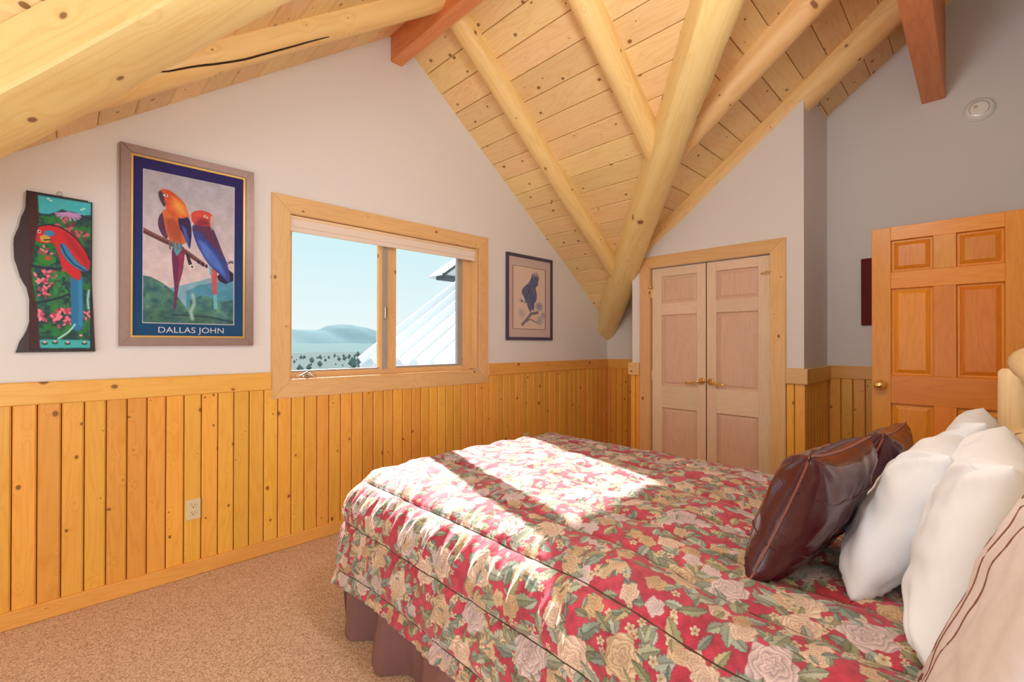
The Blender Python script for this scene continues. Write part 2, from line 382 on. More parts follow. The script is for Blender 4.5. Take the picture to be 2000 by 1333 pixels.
# main slope, east part, north of the dormer valley and the strip above
pt = lambda x, y: (x, y, zM(y))
S = []; ys = [.324-.147*i for i in range(0, 6)]; ysn = [.324+.147*i for i in range(0, 19)]+[3.12]
for a, b in zip(ysn[:-1], ysn[1:]): S.append([pt(a+1.511, a), pt(XE+.02, a), pt(XE+.02, b), pt(min(b+1.511, XE), b)])
for a, b in zip(ys[:-1], ys[1:]): S.append([pt(XW, b), pt(XE+.02, b), pt(XE+.02, a), pt(XW, a)])
ceiling('ceiling', [pt(1.845, .334), pt(XW, .334), pt(XW, -.5), pt(XE+.1, -.5), pt(XE+.1, D+.1), pt(4.776, D+.1)], (0, 1, -.75), (1, 0, 0), S)
S = []
for a, b in zip(ysn[:-1], ysn[1:]): S.append([pt(XW, a), pt(2.18-a, a), pt(2.18-b, b), pt(XW, b)])
ceiling('ceiling', [pt(1.846, .334), pt(-1.08, 3.26), pt(XW, 3.26), pt(XW, .334)], (0, 1, -.75), (1, 0, 0), S)
# plain board ceiling over the alcove behind the camera
obj('ceiling', multi_prism('ceiling', [[(XW, zM(-.5)), (.85, zM(-.5)), (.85, zM(-.5)+.1), (XW, zM(-.5)+.1)]], 1, -3.1, -.5, M_CEIL), kind='structure')

# ------------------------------------------------------------------ logs and beams
def log(name, p0, p1, prof, mat, zup=(0, 0, 1), seg=40, amp=.006, taper=0, seed=0, wave=.004, **k):
    """prof: list of (y, z) in the local frame, z=0 on the roof plane; swept along local X"""
    L = (Vector(p1)-Vector(p0)).length; M = frame_x(p0, p1, zup); V = []; Fc = []; n = len(prof)
    for i in range(seg+1):
        t = i/seg; x = t*L; s = 1+taper*(t-.5)
        for j, (y, z) in enumerate(prof):
            a = noise.noise(Vector((x*1.3+seed*9, y*5, z*5)))*amp*1.5+noise.noise(Vector((x*5+seed*3, y*16, z*16)))*amp*.5
            w = noise.noise(Vector((x*.9, seed, 0)))*wave
            rr = math.hypot(y, z) or 1
            V.append((x, y*s+w+a*y/rr, (z*s+a*z/rr) if z < -.02 else z*s))
    for i in range(seg):
        for j in range(n): Fc.append((i*n+j, i*n+(j+1) % n, (i+1)*n+(j+1) % n, (i+1)*n+j))
    Fc.append(tuple(range(n))[::-1]); Fc.append(tuple(seg*n+j for j in range(n)))
    bm = bmesh.new(); m0 = mesh(name, V, Fc); bm.from_mesh(m0); bpy.data.meshes.remove(m0)
    bmesh.ops.recalc_face_normals(bm, faces=bm.faces)
    for e_ in bm.edges:
        if len(e_.link_faces) == 2 and e_.calc_face_angle(0) > .5: e_.smooth = False
    m = bpy.data.meshes.new(name); bm.to_mesh(m); bm.free(); m.materials.append(mat)
    m.polygons.foreach_set('use_smooth', [True]*len(m.polygons))
    k.setdefault('parent', None); par = k.pop('parent')
    return obj(name, m, par, M, **k)
def flat_sided(w, side, depth, topz=.04, n=9):
    """hewn log: flat vertical sides at +-w down to 'side', then a rounded belly down to 'depth'"""
    P = [(-w, topz), (-w, -side*.5), (-w, -side)]
    for i in range(1, n):
        a = PI*i/n; P.append((-w*math.cos(a)*(1 if abs(math.cos(a)) < .98 else 1), -side-(depth-side)*math.sin(a)**.8))
    P += [(w, -side), (w, -side*.5), (w, topz)]
    return P
def round_prof(r, zc, n=20):
    return [(r*math.cos(2*PI*i/n), zc+r*math.sin(2*PI*i/n)) for i in range(n)]
# the two great valley logs
vt = (1.845, .335, ZR)
log('valley_log', (4.80, 3.289, zDR(4.80)), vt, flat_sided(.108, .145, .205), M_LOG, seg=60, amp=.010, seed=1, wave=.012,
    label='thick peeled valley log descending to the room corner beside the closet', cat='log beam', group='valley logs')
log('valley_log', (-1.05, 3.23, zDL(-1.05)), vt, flat_sided(.115, .145, .168), M_LOG, seg=60, amp=.010, seed=2, wave=.012,
    label='thick peeled valley log crossing the upper left corner with a flat hewn side', cat='log beam', group='valley logs')
# common rafters
nrR = Vector((.75, 0, 1)); nrL = Vector((-.75, 0, 1)); nrM = Vector((0, .75, 1))
def rprof(w=.078, r=.088, d=.125):
    P = [(-w, .01), (-w, -.03)]
    for i in range(0, 11):
        a = PI*i/10; P.append((-w*1.02*math.cos(a), -.045-(d-.045)*math.sin(a)))
    P += [(w, -.03), (w, .01)]
    return P
log('log_rafter', (4.12, 2.585, zDR(4.12)), (RX+.02, 2.555, zDR(RX+.02)), rprof(.078, .088, .112), M_RAFT, nrR, seed=3, label='log rafter on the right slope nearest the window wall, reaching the small bird picture corner', cat='log rafter', group='log rafters')
log('log_rafter', (3.17, 1.66, zDR(3.17)), (RX+.02, 1.66, zDR(RX+.02)), rprof(.08, .088, .135), M_RAFT, nrR, seed=4, label='log rafter dying into the middle of the right valley log from above', cat='log rafter', group='log rafters')
log('log_rafter', (-.45, 2.53, zDL(-.45)), (RX-.02, 2.53, zDL(RX-.02)), rprof(.080, .088, .105), M_RAFT, nrL, seed=5, amp=.008, label='log rafter over the window wall at left, with a long dark split', cat='log rafter', group='log rafters')
log('log_rafter', (.60, 1.66, zDL(.60)), (RX-.02, 1.66, zDL(RX-.02)), rprof(), M_RAFT, nrL, seed=6, label='log rafter above the left valley log at the top edge', cat='log rafter', group='log rafters')
log('log_rafter', (3.215, 1.62, zM(1.62)), (3.215, -.4, zM(-.4)), rprof(.085, .09, .14), M_RAFT, nrM, seed=7, label='log rafter rising from the right valley log above the closet', cat='log rafter', group='log rafters')
log('log_rafter', (4.058, 2.42, zM(2.42)), (4.058, -.4, zM(-.4)), rprof(.108, .09, .145), M_RAFT, nrM, seed=8, label='log rafter running along the top of the closet wall', cat='log rafter', group='log rafters')
# the long drying split along the left rafter
lr = bpy.data.objects['log_rafter.002']
sp_pts = [Vector((.21+.84*t/24, 2.47, 2.439+.524*t/24+.012*math.sin(t*.35))) for t in range(25)]
Mi_ = WM[lr.name].inverted(); pts = []
for p in sp_pts:
    ok, loc, nrm_, _ = lr.closest_point_on_mesh(Mi_ @ p); pts.append(WM[lr.name] @ (loc+nrm_*.0008))
obj('drying_split', tube('drying_split', pts, .003, plain('dark_split', srgb(58, 34, 20), .9), 6, radii=[.0008+.0042*math.sin(PI*(t+.5)/25.5)**.5 for t in range(25)]), lr, label='long dark drying split')
# sawn beams
bm_ = empty('ridge_beam', (1.834, D, 3.495), 'short sawn reddish ridge beam over the peak of the window wall', 'beam')
wbox('timber', (1.787, .31, 3.495), (1.884, D, 3.72), M_BEAM, bm_, bev=.004)
bm_ = empty('purlin_beam', (XE, .242, 3.17), 'deep sawn orange beam meeting the far wall above the open door', 'beam')
wbox('timber', (-1.5, .175, 3.17), (XE, .309, 3.80), M_BEAM, bm_, bev=.004)

# ------------------------------------------------------------------ wainscot, rails, baseboards
bd = {}
def board_mesh(w, h, mat):
    key = (round(w, 3), round(h, 3), mat.name)
    if key not in bd:
        g, ch, t = .0020, .006, .010
        bm = bmesh.new()
        prof = [(-w/2+g, -t), (w/2-g, -t), (w/2-g, -ch), (w/2-g-ch, 0), (.006, 0), (0, -.0025), (-.006, 0), (-w/2+g+ch, 0), (-w/2+g, -ch)]
        if mat is M_DOOR: prof = [p for p in prof if p[0] not in (.006, 0, -.006)]
        prof = [p for p in prof if p[0] not in (.006, 0, -.006)]
        A = [bm.verts.new((-h/2, y, z)) for y, z in prof]; B = [bm.verts.new((h/2, y, z)) for y, z in prof]; n = len(prof)
        bm.faces.new(A); bm.faces.new(B[::-1])
        for i in range(n): bm.faces.new([A[i], A[(i+1) % n], B[(i+1) % n], B[i]])
        bd[key] = from_bm('wainscot_board', bm, mat)
    return bd[key]
def boards(parent, origin, direction, normal, edges, z0, z1, mat=M_WAIN, t=.014, back=True):
    """boards standing against a wall; edges: distances along direction"""
    o = Vector(origin); d = Vector(direction); nrm = Vector(normal)
    qa = o+d*edges[0]; qb = o+d*edges[-1]+nrm*.004
    wbox('backing_panel', [min(qa[i], qb[i]) for i in range(2)]+[z0], [max(qa[i], qb[i]) for i in range(2)]+[z1], M_BACK, parent)
    for a, b in zip(edges[:-1], edges[1:]):
        c = o+d*((a+b)/2)+nrm*t; c.z = (z0+z1)/2
        x = Vector((0, 0, 1)); z = nrm; y = z.cross(x)
        M = Matrix(((x.x, y.x, z.x, c.x), (x.y, y.y, z.y, c.y), (x.z, y.z, z.z, c.z), (0, 0, 0, 1)))
        obj('wainscot_board', board_mesh(b-a, z1-z0, mat), parent, M)
e1 = [-.172+.0826*i for i in range(-9, 60)]; e1 = [x for x in e1 if x < XE-.02]+[XE-.001]
boards(wall_n, (0, D, 0), (1, 0, 0), (0, -1, 0), e1, .05, ZCB+.02)
boards(wall_e, (XE, 0, 0), (0, 1, 0), (-1, 0, 0), [YC2+.001+.0826*i for i in range(0, 10)][:10]+[D-.015], .05, ZCB+.02)
boards(wall_e, (XE, 0, 0), (0, 1, 0), (-1, 0, 0), [YS+.003]+[YC-.015-.0826*i for i in range(15, -1, -1)], .05, ZCB+.02)
boards(wall_cs, (0, YC, 0), (1, 0, 0), (0, -1, 0), [XC+.004+.0926*i for i in range(0, 9)], .05, ZCB+.02)
boards(wall_c, (XC, 0, 0), (0, 1, 0), (-1, 0, 0), [YC-.012, .985, 1.041], .05, ZCB+.02)
boards(wall_c, (XC, 0, 0), (0, 1, 0), (-1, 0, 0), [2.285, 2.335, YC2+.012], .05, ZCB+.02)
boards(wall_cf, (0, YC2, 0), (1, 0, 0), (0, 1, 0), [XC+.004+.0926*i for i in range(0, 9)], .05, ZCB+.02)
# chair rails
def rail(name, lo, hi, mat=M_RAIL): return wbox(name, lo, hi, mat, bev=.005, kind='structure')
rail('trim_1', (-.95, D-.024, ZCB), (.944, D, ZCAP))
rail('trim_2', (2.774, D-.024, ZCB), (XE, D, ZCAP))
rail('trim_3', (XE-.024, YC2, ZCB), (XE, D-.024, ZCAP))
rail('trim_4', (XE-.024, YS, ZCB), (XE, YC, ZCAP))
rail('trim_5', (XC-.02, YC-.030, ZCB-.01), (XE-.024, YC, ZCAP))
rail('trim_6', (XC-.034, YC-.030, ZCB-.01), (XC, 1.041, ZCAP), M_TRIM)
rail('trim_7', (XC-.034, 2.285, ZCB-.01), (XC, YC2+.03, ZCAP), M_TRIM)
rail('trim_8', (XC, YC2, ZCB-.01), (XE-.024, YC2+.03, ZCAP))
rail('baseboard_north', (-.95, D-.030, 0), (XE, D, ZBB))
rail('baseboard_east', (XE-.030, YS, 0), (XE, YC, ZBB))
rail('baseboard_closet', (XC-.030, YC-.030, 0), (XC, 1.041, ZBB))
rail('baseboard_closet_side', (XC, YC-.030, 0), (XE-.03, YC, ZBB))

# ------------------------------------------------------------------ window
win = empty('window_1', (1.85, D, wz0), kind='structure')
def miter(name, plane, u0, u1, v0, v1, w, side, depth, mat, parent):
    """mitred casing board on the plane; u,v are the outer rectangle"""
    if side == 'top': q = [(u0, v1), (u1, v1), (u1-w, v1-w), (u0+w, v1-w)]
    if side == 'bottom': q = [(u0, v0), (u1, v0), (u1-w, v0+w), (u0+w, v0+w)]
    if side == 'left': q = [(u0, v0), (u0, v1), (u0+w, v1-w), (u0+w, v0+w)]
    if side == 'right': q = [(u1, v0), (u1, v1), (u1-w, v1-w), (u1-w, v0+w)]
    ax, base, sgn = plane
    mk = (lambda u, v, t: Vector((u, base+sgn*t, v))) if ax == 1 else (lambda u, v, t: Vector((base+sgn*t, u, v)))
    c = sum((mk(u, v, 0) for u, v in q), Vector())/4
    horiz = side in ('top', 'bottom')
    d = Vector((1, 0, 0)) if ax == 1 else Vector((0, 1, 0))
    M = frame_x(c, c+(d if horiz else Vector((0, 0, 1))), (mk(0, 0, 1)-mk(0, 0, 0)))
    Mi = M.inverted(); bm = bmesh.new()
    cc = sum((Vector((a, b)) for a, b in q), Vector((0, 0)))/4
    A = [bm.verts.new(Mi @ mk(u, v, 0)) for u, v in q]; B = [bm.verts.new(Mi @ mk(u, v, depth)) for u, v in q]
    bm.faces.new(A); bm.faces.new(B[::-1])
    for i in range(4): bm.faces.new([A[i], A[(i+1) % 4], B[(i+1) % 4], B[i]])
    es = [e for e in bm.edges if all(v in B for v in e.verts)]
    bmesh.ops.bevel(bm, geom=es, offset=.004, segments=2, affect='EDGES')
    return obj(name, from_bm(name, bm, mat), parent, M)
for s in ('top', 'bottom', 'left', 'right'):
    miter('casing_board', (1, D, -1), .943, 2.775, .971, 2.291, .112, s, .022, M_TRIM, win)
jy = D+.14
wbox('jamb', (wx0, D-.01, wz0+.02), (wx0+.014, jy, wz1), M_TRIM, win)
wbox('jamb', (wx1-.014, D-.01, wz0+.02), (wx1, jy, wz1), M_TRIM, win)
wbox('head_jamb', (wx0, D-.01, wz1-.014), (wx1, jy, wz1), M_TRIM, win)
wbox('sill', (wx0, D-.016, wz0-.004), (wx1, jy, wz0+.012), M_TRIM, win)
# frame and sashes
gy = D+.105
fr = wbox('frame_rail', (wx0, gy-.03, wz0+.008), (wx1, gy+.03, wz0+.05), M_TRIM, win)
wbox('frame_rail', (wx0, gy-.03, wz1-.05), (wx1, gy+.03, wz1-.014), M_TRIM, win)
wbox('frame_stile', (wx0+.014, gy-.03, wz0+.05), (wx0+.05, gy+.03, wz1-.05), M_TRIM, win)
wbox('frame_stile', (wx1-.05, gy-.03, wz0+.05), (wx1-.014, gy+.03, wz1-.05), M_TRIM, win)
wbox('mullion', (1.800, gy-.035, wz0+.05), (1.880, gy+.03, wz1-.05), M_TRIM, win)
wbox('sash_stile', (1.765, gy-.045, wz0+.05), (1.800, gy+.02, wz1-.05), M_SASH, win)
wbox('sash_stile', (1.740, gy-.025, wz0+.05), (1.765, gy+.02, wz1-.05), M_TRIM, win)
wbox('sash_stile', (2.505, gy-.02, wz0+.05), (2.555, gy+.02, wz1-.05), M_SASH, win)
wbox('sash_stile', (2.555, gy-.035, wz0+.05), (2.607, gy+.02, wz1-.05), M_TRIM, win)
wbox('sash_rail', (wx0+.05, gy-.02, wz0+.05), (1.74, gy+.02, wz0+.062), M_SASH, win)
wbox('sash_rail', (1.88, gy-.02, wz0+.05), (2.505, gy+.02, wz0+.068), M_SASH, win)
wbox('latch', (1.770, gy-.062, 1.52), (1.795, gy-.045, 1.61), M_STEEL, win, bev=.004)
wbox('glass_pane', (wx0+.05, gy+.004, wz0+.055), (1.74, gy+.009, wz1-.05), M_GLASS, win)
wbox('glass_pane', (1.88, gy+.004, wz0+.055), (2.505, gy+.009, wz1-.05), M_GLASS, win)
# roller shade with its head board
sh = empty('roller_shade', (1.85, D+.04, 2.07), 'beige roller shade rolled up at the head of the window', 'window shade')
wbox('valance', (wx0+.016, D+.004, 2.10), (wx1-.016, D+.018, 2.155), M_BLIND, sh, bev=.002)
wbox('head_board', (wx0+.016, D-.002, 2.152), (wx1-.016, D+.05, 2.172), M_HEAD, sh, bev=.002)
obj('fabric_roll', tube('fabric_roll', [(wx0+.02, D+.045, 2.115), (wx1-.02, D+.045, 2.115)], .024, M_BLIND, 16), sh)
wbox('hem_bar', (wx0+.018, D+.006, 2.068), (wx1-.018, D+.024, 2.10), M_BLIND, sh, bev=.003)
# crank handle
ck = empty('window_crank', (1.165, D+.05, wz0+.03), 'folding metal crank handle on the window sill at left', 'crank')
obj('base', boxm('base', (-.035, -.012, -.012), (.035, .012, .012), M_STEEL, .006, 2), ck, T(1.19, D+.052, wz0+.026))
obj('hub', tube('hub', [(1.185, D+.052, wz0+.03), (1.18, D+.02, wz0+.052)], .011, M_STEEL, 12), ck)
obj('arm', tube('arm', [(1.18, D+.020, wz0+.050), (1.21, D+.012, wz0+.030), (1.235, D+.010, wz0+.024)], .0065, M_STEEL, 10), ck)
obj('grip', tube('grip', [(1.18, D+.020, wz0+.052), (1.14, D+.014, wz0+.034), (1.10, D+.012, wz0+.032)], .006, M_STEEL, 10, radii=[.006, .005, .0075]), ck)

# ------------------------------------------------------------------ closet doors
for s in ('top', 'left', 'right'):
    pass
trim = empty('trim_9', (XC, 1.66, 0), kind='structure')
u0, u1, ct, w_ = 1.041, 2.283, 2.146, .108
def cas(side):
    if side == 'top': q = [(u0, ct), (u1, ct), (u1-w_, ct-w_), (u0+w_, ct-w_)]
    if side == 'left': q = [(u0, 0), (u0, ct), (u0+w_, ct-w_), (u0+w_, 0)]
    if side == 'right': q = [(u1, 0), (u1, ct), (u1-w_, ct-w_), (u1-w_, 0)]
    mk = lambda u, v, t: Vector((XC-t, u, v))
    c = sum((mk(u, v, 0) for u, v in q), Vector())/4
    M = frame_x(c, c+(Vector((0, 1, 0)) if side == 'top' else Vector((0, 0, 1))), (-1, 0, 0)); Mi = M.inverted(); bm = bmesh.new()
    A = [bm.verts.new(Mi @ mk(u, v, 0)) for u, v in q]; B = [bm.verts.new(Mi @ mk(u, v, .024)) for u, v in q]
    bm.faces.new(A); bm.faces.new(B[::-1])
    for i in range(4): bm.faces.new([A[i], A[(i+1) % 4], B[(i+1) % 4], B[i]])
    es = [e for e in bm.edges if all(v in B for v in e.verts)]
    bmesh.ops.bevel(bm, geom=es, offset=.004, segments=2, affect='EDGES')
    obj('casing_board', from_bm('casing_board', bm, M_TRIM), trim, M)
for s in ('top', 'left', 'right'): cas(s)
for (a, b) in (((XC-.005, 1.149, 0), (XC+.1, 1.152, 2.036)), ((XC-.005, 2.178, 0), (XC+.1, 2.181, 2.036))): wbox('jamb', a, b, M_TRIM, trim)

def panel_mesh(w, h, mat, t=.012, bw=.034, rise=.010):
    """raised panel lying in local XY (X = height), facing +Z"""
    bm = bmesh.new(); rings = [(w, h, 0), (w-.012, h-.012, -.008), (w-.02, h-.02, -.008), (w-2*bw, h-2*bw, .004), (w-2*bw-.004, h-2*bw-.004, .0045)]
    R = []
    for (a, b, z) in rings: R.append([bm.verts.new((sx*b/2, sy*a/2, z-.004)) for sx, sy in ((-1, -1), (1, -1), (1, 1), (-1, 1))])
    for i in range(len(R)-1):
        for k in range(4): bm.faces.new([R[i][k], R[i][(k+1) % 4], R[i+1][(k+1) % 4], R[i+1][k]])
    bm.faces.new(R[-1])
    m = from_bm('panel', bm, mat)
    # make sure the face points to +Z
    if m.polygons[len(m.polygons)-1].normal.z < 0: m.flip_normals()
    return m
def door_leaf(root, x, y0, y1, z0, z1, stiles, rails, panels, mat, pmat, th=.035, centre=None):
    """leaf in plane x (front faces -X). stiles: y intervals; rails: z intervals; panels: (y0,y1,z0,z1)"""
    for a, b in stiles: wbox('stile', (x, a, z0), (x+th, b, z1), mat, root, bev=.002, axis=2)
    for a, b, p, q in rails: wbox('rail', (x+.0005, p, a), (x+th, q, b), mat, root, bev=.0015, axis=1)
    for a, b, p, q in (centre or []): wbox('mullion', (x+.0005, a, p), (x+th, b, q), mat, root, bev=.0015, axis=2)
    for a, b, p, q in panels:
        M = frame_x(((x+.010), (a+b)/2, (p+q)/2), ((x+.010), (a+b)/2, (p+q)/2+1), (-1, 0, 0))
        obj('panel', panel_mesh(b-a, q-p, pmat), root, M)
        wbox('panel_back', (x+.02, a, p), (x+.03, b, q), pmat, root, axis=2)
def lever(root, x, y, z, dirn):
    r = obj('door_handle', lathe('door_handle', [(.001, .003), (.030, .002), (.031, -.004), (.024, -.010), (.014, -.014), (.011, -.040), (.001, -.042)], M_BRASS), root, T(x, y, z))
    obj('lever', tube('lever', [(x-.036, y, z), (x-.045, y+dirn*.03, z-.002), (x-.046, y+dirn*.07, z-.012), (x-.042, y+dirn*.105, z-.022), (x-.044, y+dirn*.13, z-.016)], .008, M_BRASS, 10, radii=[.014, .011, .0095, .009, .008]), r)
xd = XC+.012
d1 = empty('door_1', (xd, 2.175, 0), kind='structure')
door_leaf(d1, xd, 1.662, 2.172, .012, 2.030, [(1.662, 1.742), (2.072, 2.172)],
          [(1.95, 2.030, 1.742, 2.072), (1.593, 1.703, 1.742, 2.072), (.735, .942, 1.742, 2.072), (.012, .24, 1.742, 2.072)],
          [(1.742, 2.072, 1.703, 1.95), (1.742, 2.072, .942, 1.593), (1.742, 2.072, .24, .735)], M_CDOOR, M_CPAN)
lever(d1, xd, 1.698, 1.0, 1)
d2 = empty('door_2', (xd, 1.155, 0), kind='structure')
door_leaf(d2, xd, 1.153, 1.656, .012, 2.030, [(1.153, 1.243), (1.573, 1.656)],
          [(1.95, 2.030, 1.243, 1.573), (1.593, 1.703, 1.243, 1.573), (.735, .942, 1.243, 1.573), (.012, .24, 1.243, 1.573)],
          [(1.243, 1.573, 1.703, 1.95), (1.243, 1.573, .942, 1.593), (1.243, 1.573, .24, .735)], M_CDOOR, M_CPAN)
lever(d2, xd, 1.620, 1.0, -1)
for (r, y) in ((d1, 2.176), (d2, 1.151)):
    for z in (1.80, 1.03, .25): wbox('hinge', (XC-.006, y-.006, z-.045), (XC+.02, y+.006, z+.045), M_BRASS, r, bev=.003)
obj('flip_latch', tube('flip_latch', [(XC-.028, 1.14, 1.89), (XC-.028, 1.165, 1.895), (XC-.018, 1.20, 1.888), (XC-.012, 1.215, 1.887)], .006, M_BRASS, 8), d2)
obj('flip_latch', tube('flip_latch', [(XC-.028, 2.196, 1.852), (XC-.028, 2.172, 1.855), (XC-.015, 2.145, 1.858)], .005, M_BRASS, 8), d1)
wbox('astragal', (xd-.001, 1.656, .012), (xd+.02, 1.662, 2.03), M_BACK, d1)

# ------------------------------------------------------------------ open entrance door
xe = 3.63; ye0, ye1 = -.340, .476
d3 = empty('door_3', (xe, ye0, 0), kind='structure')
st = [(.385, ye1), (ye0, -.10)]; cs = [(.093, .192)]
zs = [(.96, 1.137)]
door_leaf(d3, xe, ye0, ye1, .012, 2.045, [(.383, ye1), (ye0, -.096)],
          [(1.963, 2.045, -.096, .383), (1.667, 1.768, -.096, .383), (.965, 1.137, -.096, .383), (.012, .24, -.096, .383)],
          [(.190, .383, 1.768, 1.963), (-.096, .094, 1.768, 1.963), (.190, .383, 1.137, 1.667), (-.096, .094, 1.137, 1.667), (.190, .383, .24, .965), (-.096, .094, .24, .965)],
          M_DOOR, M_DPAN, centre=[(.094, .190, 1.768, 1.963), (.094, .190, 1.137, 1.667), (.094, .190, .24, .965)])
kb = obj('door_knob', lathe('door_knob', [(.001, .002), (.030, .001), (.031, -.004), (.022, -.010), (.012, -.014), (.011, -.030), (.024, -.038), (.029, -.052), (.024, -.064), (.010, -.070), (.001, -.071)], M_BRASS), d3, T(xe, .433, 1.073))
for z in (.25, 1.03, 1.85): wbox('hinge', (xe+.006, ye0-.008, z-.05), (xe+.03, ye0+.002, z+.05), M_BRASS, d3)

# ------------------------------------------------------------------ outlets
def outlet(x, z, label):
    r = empty('wall_outlet', (x, D-.014, z), label, 'outlet')
    obj('cover_plate', boxm('cover_plate', (-.036, -.006, -.058), (.036, 0, .058), M_IVORY, .002, 2), r, T(x, D-.014, z))
    for s in (-1, 1):
        q = obj('socket', boxm('socket', (-.017, -.003, -.014), (.017, 0, .014), M_IVORY, .0014, 1), r, T(x, D-.020, z+s*.021))
        for a, b, c, d in ((-.008, -.006, .001, .010), (.006, .008, .002, .009), (-.003, .002, -.009, -.004)):
            obj('slot', boxm('slot', (a, -.0012, c), (b, 0, d), M_SLOT), q, T(x, D-.0228, z+s*.021))
outlet(.532, .378, 'ivory duplex wall outlet on the wainscot below the parrot poster')
outlet(3.276, .385, 'wall outlet on the wainscot just behind the foot of the bed')
# smoke detector
sd = empty('smoke_detector', (XE, 0, 3.017), 'round white smoke detector high on the far wall right of the beam', 'smoke detector')
obj('housing', lathe('housing', [(.001, 0), (.082, 0), (.084, -.008), (.078, -.014), (.070, -.034), (.058, -.042), (.030, -.044), (.001, -.044)], M_WHITE, 32), sd, T(XE, -.0, 3.017))
obj('test_button', lathe('test_button', [(.001, 0), (.012, 0), (.011, -.004), (.001, -.004)], M_IVORY, 16), sd, T(XE-.043, .018, 3.03))
obj('vent_ring', lathe('vent_ring', [(.045, -.0), (.052, -.003), (.054, 0)], M_STEEL, 32), sd, T(XE-.041, 0, 3.017))
# dark red framed piece mostly hidden behind the door
dp = empty('framed_picture', (XE, .60, 1.75), 'dark red framed picture on the far wall mostly hidden behind the open door', 'picture')
wbox('frame', (XE-.03, .38, 1.48), (XE, .684, 2.026), M_MAHOG, dp, bev=.004)

# ------------------------------------------------------------------ painted prints (vertex-coloured grids)
class Canvas:
    def __init__(s, w, h, bg): s.w, s.h = w, h; s.a = np.zeros((h, w, 3)); s.a[:] = bg; s.Y, s.X = np.mgrid[0:h, 0:w]; s.u = (s.X+.5)/w; s.v = (s.Y+.5)/h
    def put(s, m, c):
        m = np.clip(m, 0, 1)[..., None]; s.a = s.a*(1-m)+np.array(c)*m if not isinstance(c, np.ndarray) or c.ndim == 1 else s.a*(1-m)+c*m
    def poly(s, pts, c, soft=1.2):
        """pts in unit coords, v down; signed-distance antialias"""
        if len(pts) >= 7 and not any(a in (0, 1) or abs(a-.085) < 1e-6 or abs(a-.905) < 1e-6 for a, b in pts):
            q = []; n_ = len(pts)
            for i in range(n_):
                p0, p1, p2, p3 = [np.array(pts[(i+k) % n_], float) for k in (-1, 0, 1, 2)]
                for t in (0, .33, .66): q.append(tuple(.5*(2*p1+(p2-p0)*t+(2*p0-5*p1+4*p2-p3)*t*t+(3*p1-p0-3*p2+p3)*t**3)))
            pts = q
        x = s.u*s.w; y = s.v*s.h; P = [(a*s.w, b*s.h) for a, b in pts]; ins = np.zeros_like(x, bool); dist = np.full_like(x, 1e9)
        for i in range(len(P)):
            (x1, y1), (x2, y2) = P[i], P[(i+1) % len(P)]
            if y1 != y2:
                cnd = ((y1 > y) != (y2 > y)) & (x < (x2-x1)*(y-y1)/(y2-y1)+x1); ins ^= cnd
            dx, dy = x2-x1, y2-y1; L = dx*dx+dy*dy+1e-9; t = np.clip(((x-x1)*dx+(y-y1)*dy)/L, 0, 1)
            dist = np.minimum(dist, np.hypot(x-x1-t*dx, y-y1-t*dy))
        m = np.where(ins, .5+dist/soft, .5-dist/soft); s.put(m, c); return np.clip(m, 0, 1)
    def line(s, pts, wd, c, soft=1.0):
        x = s.u*s.w; y = s.v*s.h; dist = np.full_like(x, 1e9)
        for (a, b), (p, q) in zip(pts[:-1], pts[1:]):
            x1, y1, x2, y2 = a*s.w, b*s.h, p*s.w, q*s.h; dx, dy = x2-x1, y2-y1; L = dx*dx+dy*dy+1e-9; t = np.clip(((x-x1)*dx+(y-y1)*dy)/L, 0, 1)
            dist = np.minimum(dist, np.hypot(x-x1-t*dx, y-y1-t*dy))
        s.put(.5+(wd*s.w/2-dist)/soft, c)
    def disc(s, cu, cv, r, c, ry=None, soft=1.2, ang=0):
        x = (s.u-cu)*s.w; y = (s.v-cv)*s.h; ca, sa = math.cos(ang), math.sin(ang); x, y = x*ca+y*sa, -x*sa+y*ca
        rx = r*s.w; ry = (ry if ry else r)*s.w; d = np.sqrt((x/rx)**2+(y/ry)**2); s.put(.5+(1-d)*min(rx, ry)/soft, c)
def lin(c):
    c = np.array(c, float)/255; return np.where(c <= .04045, c/12.92, ((c+.055)/1.055)**2.4)
def nz(h, w, f, seed):
    r = np.random.default_rng(seed); o = np.zeros((h, w)); amp = 1; tot = 0
    for k in range(4):
        n = max(2, int(f*2**k)); m = max(2, int(f*2**k*w/h)); g = r.random((n+1, m+1)); yy = np.linspace(0, n-1e-6, h); xx = np.linspace(0, m-1e-6, w)
        yi = yy.astype(int); xi = xx.astype(int); fy = yy-yi; fx = xx-xi; fy = fy*fy*(3-2*fy); fx = fx*fx*(3-2*fx)
        a = g[yi][:, xi]*(1-fx)+g[yi][:, xi+1]*fx; b = g[yi+1][:, xi]*(1-fx)+g[yi+1][:, xi+1]*fx
        o += amp*(a*(1-fy[:, None])+b*fy[:, None]); tot += amp; amp *= .55
    return o/tot
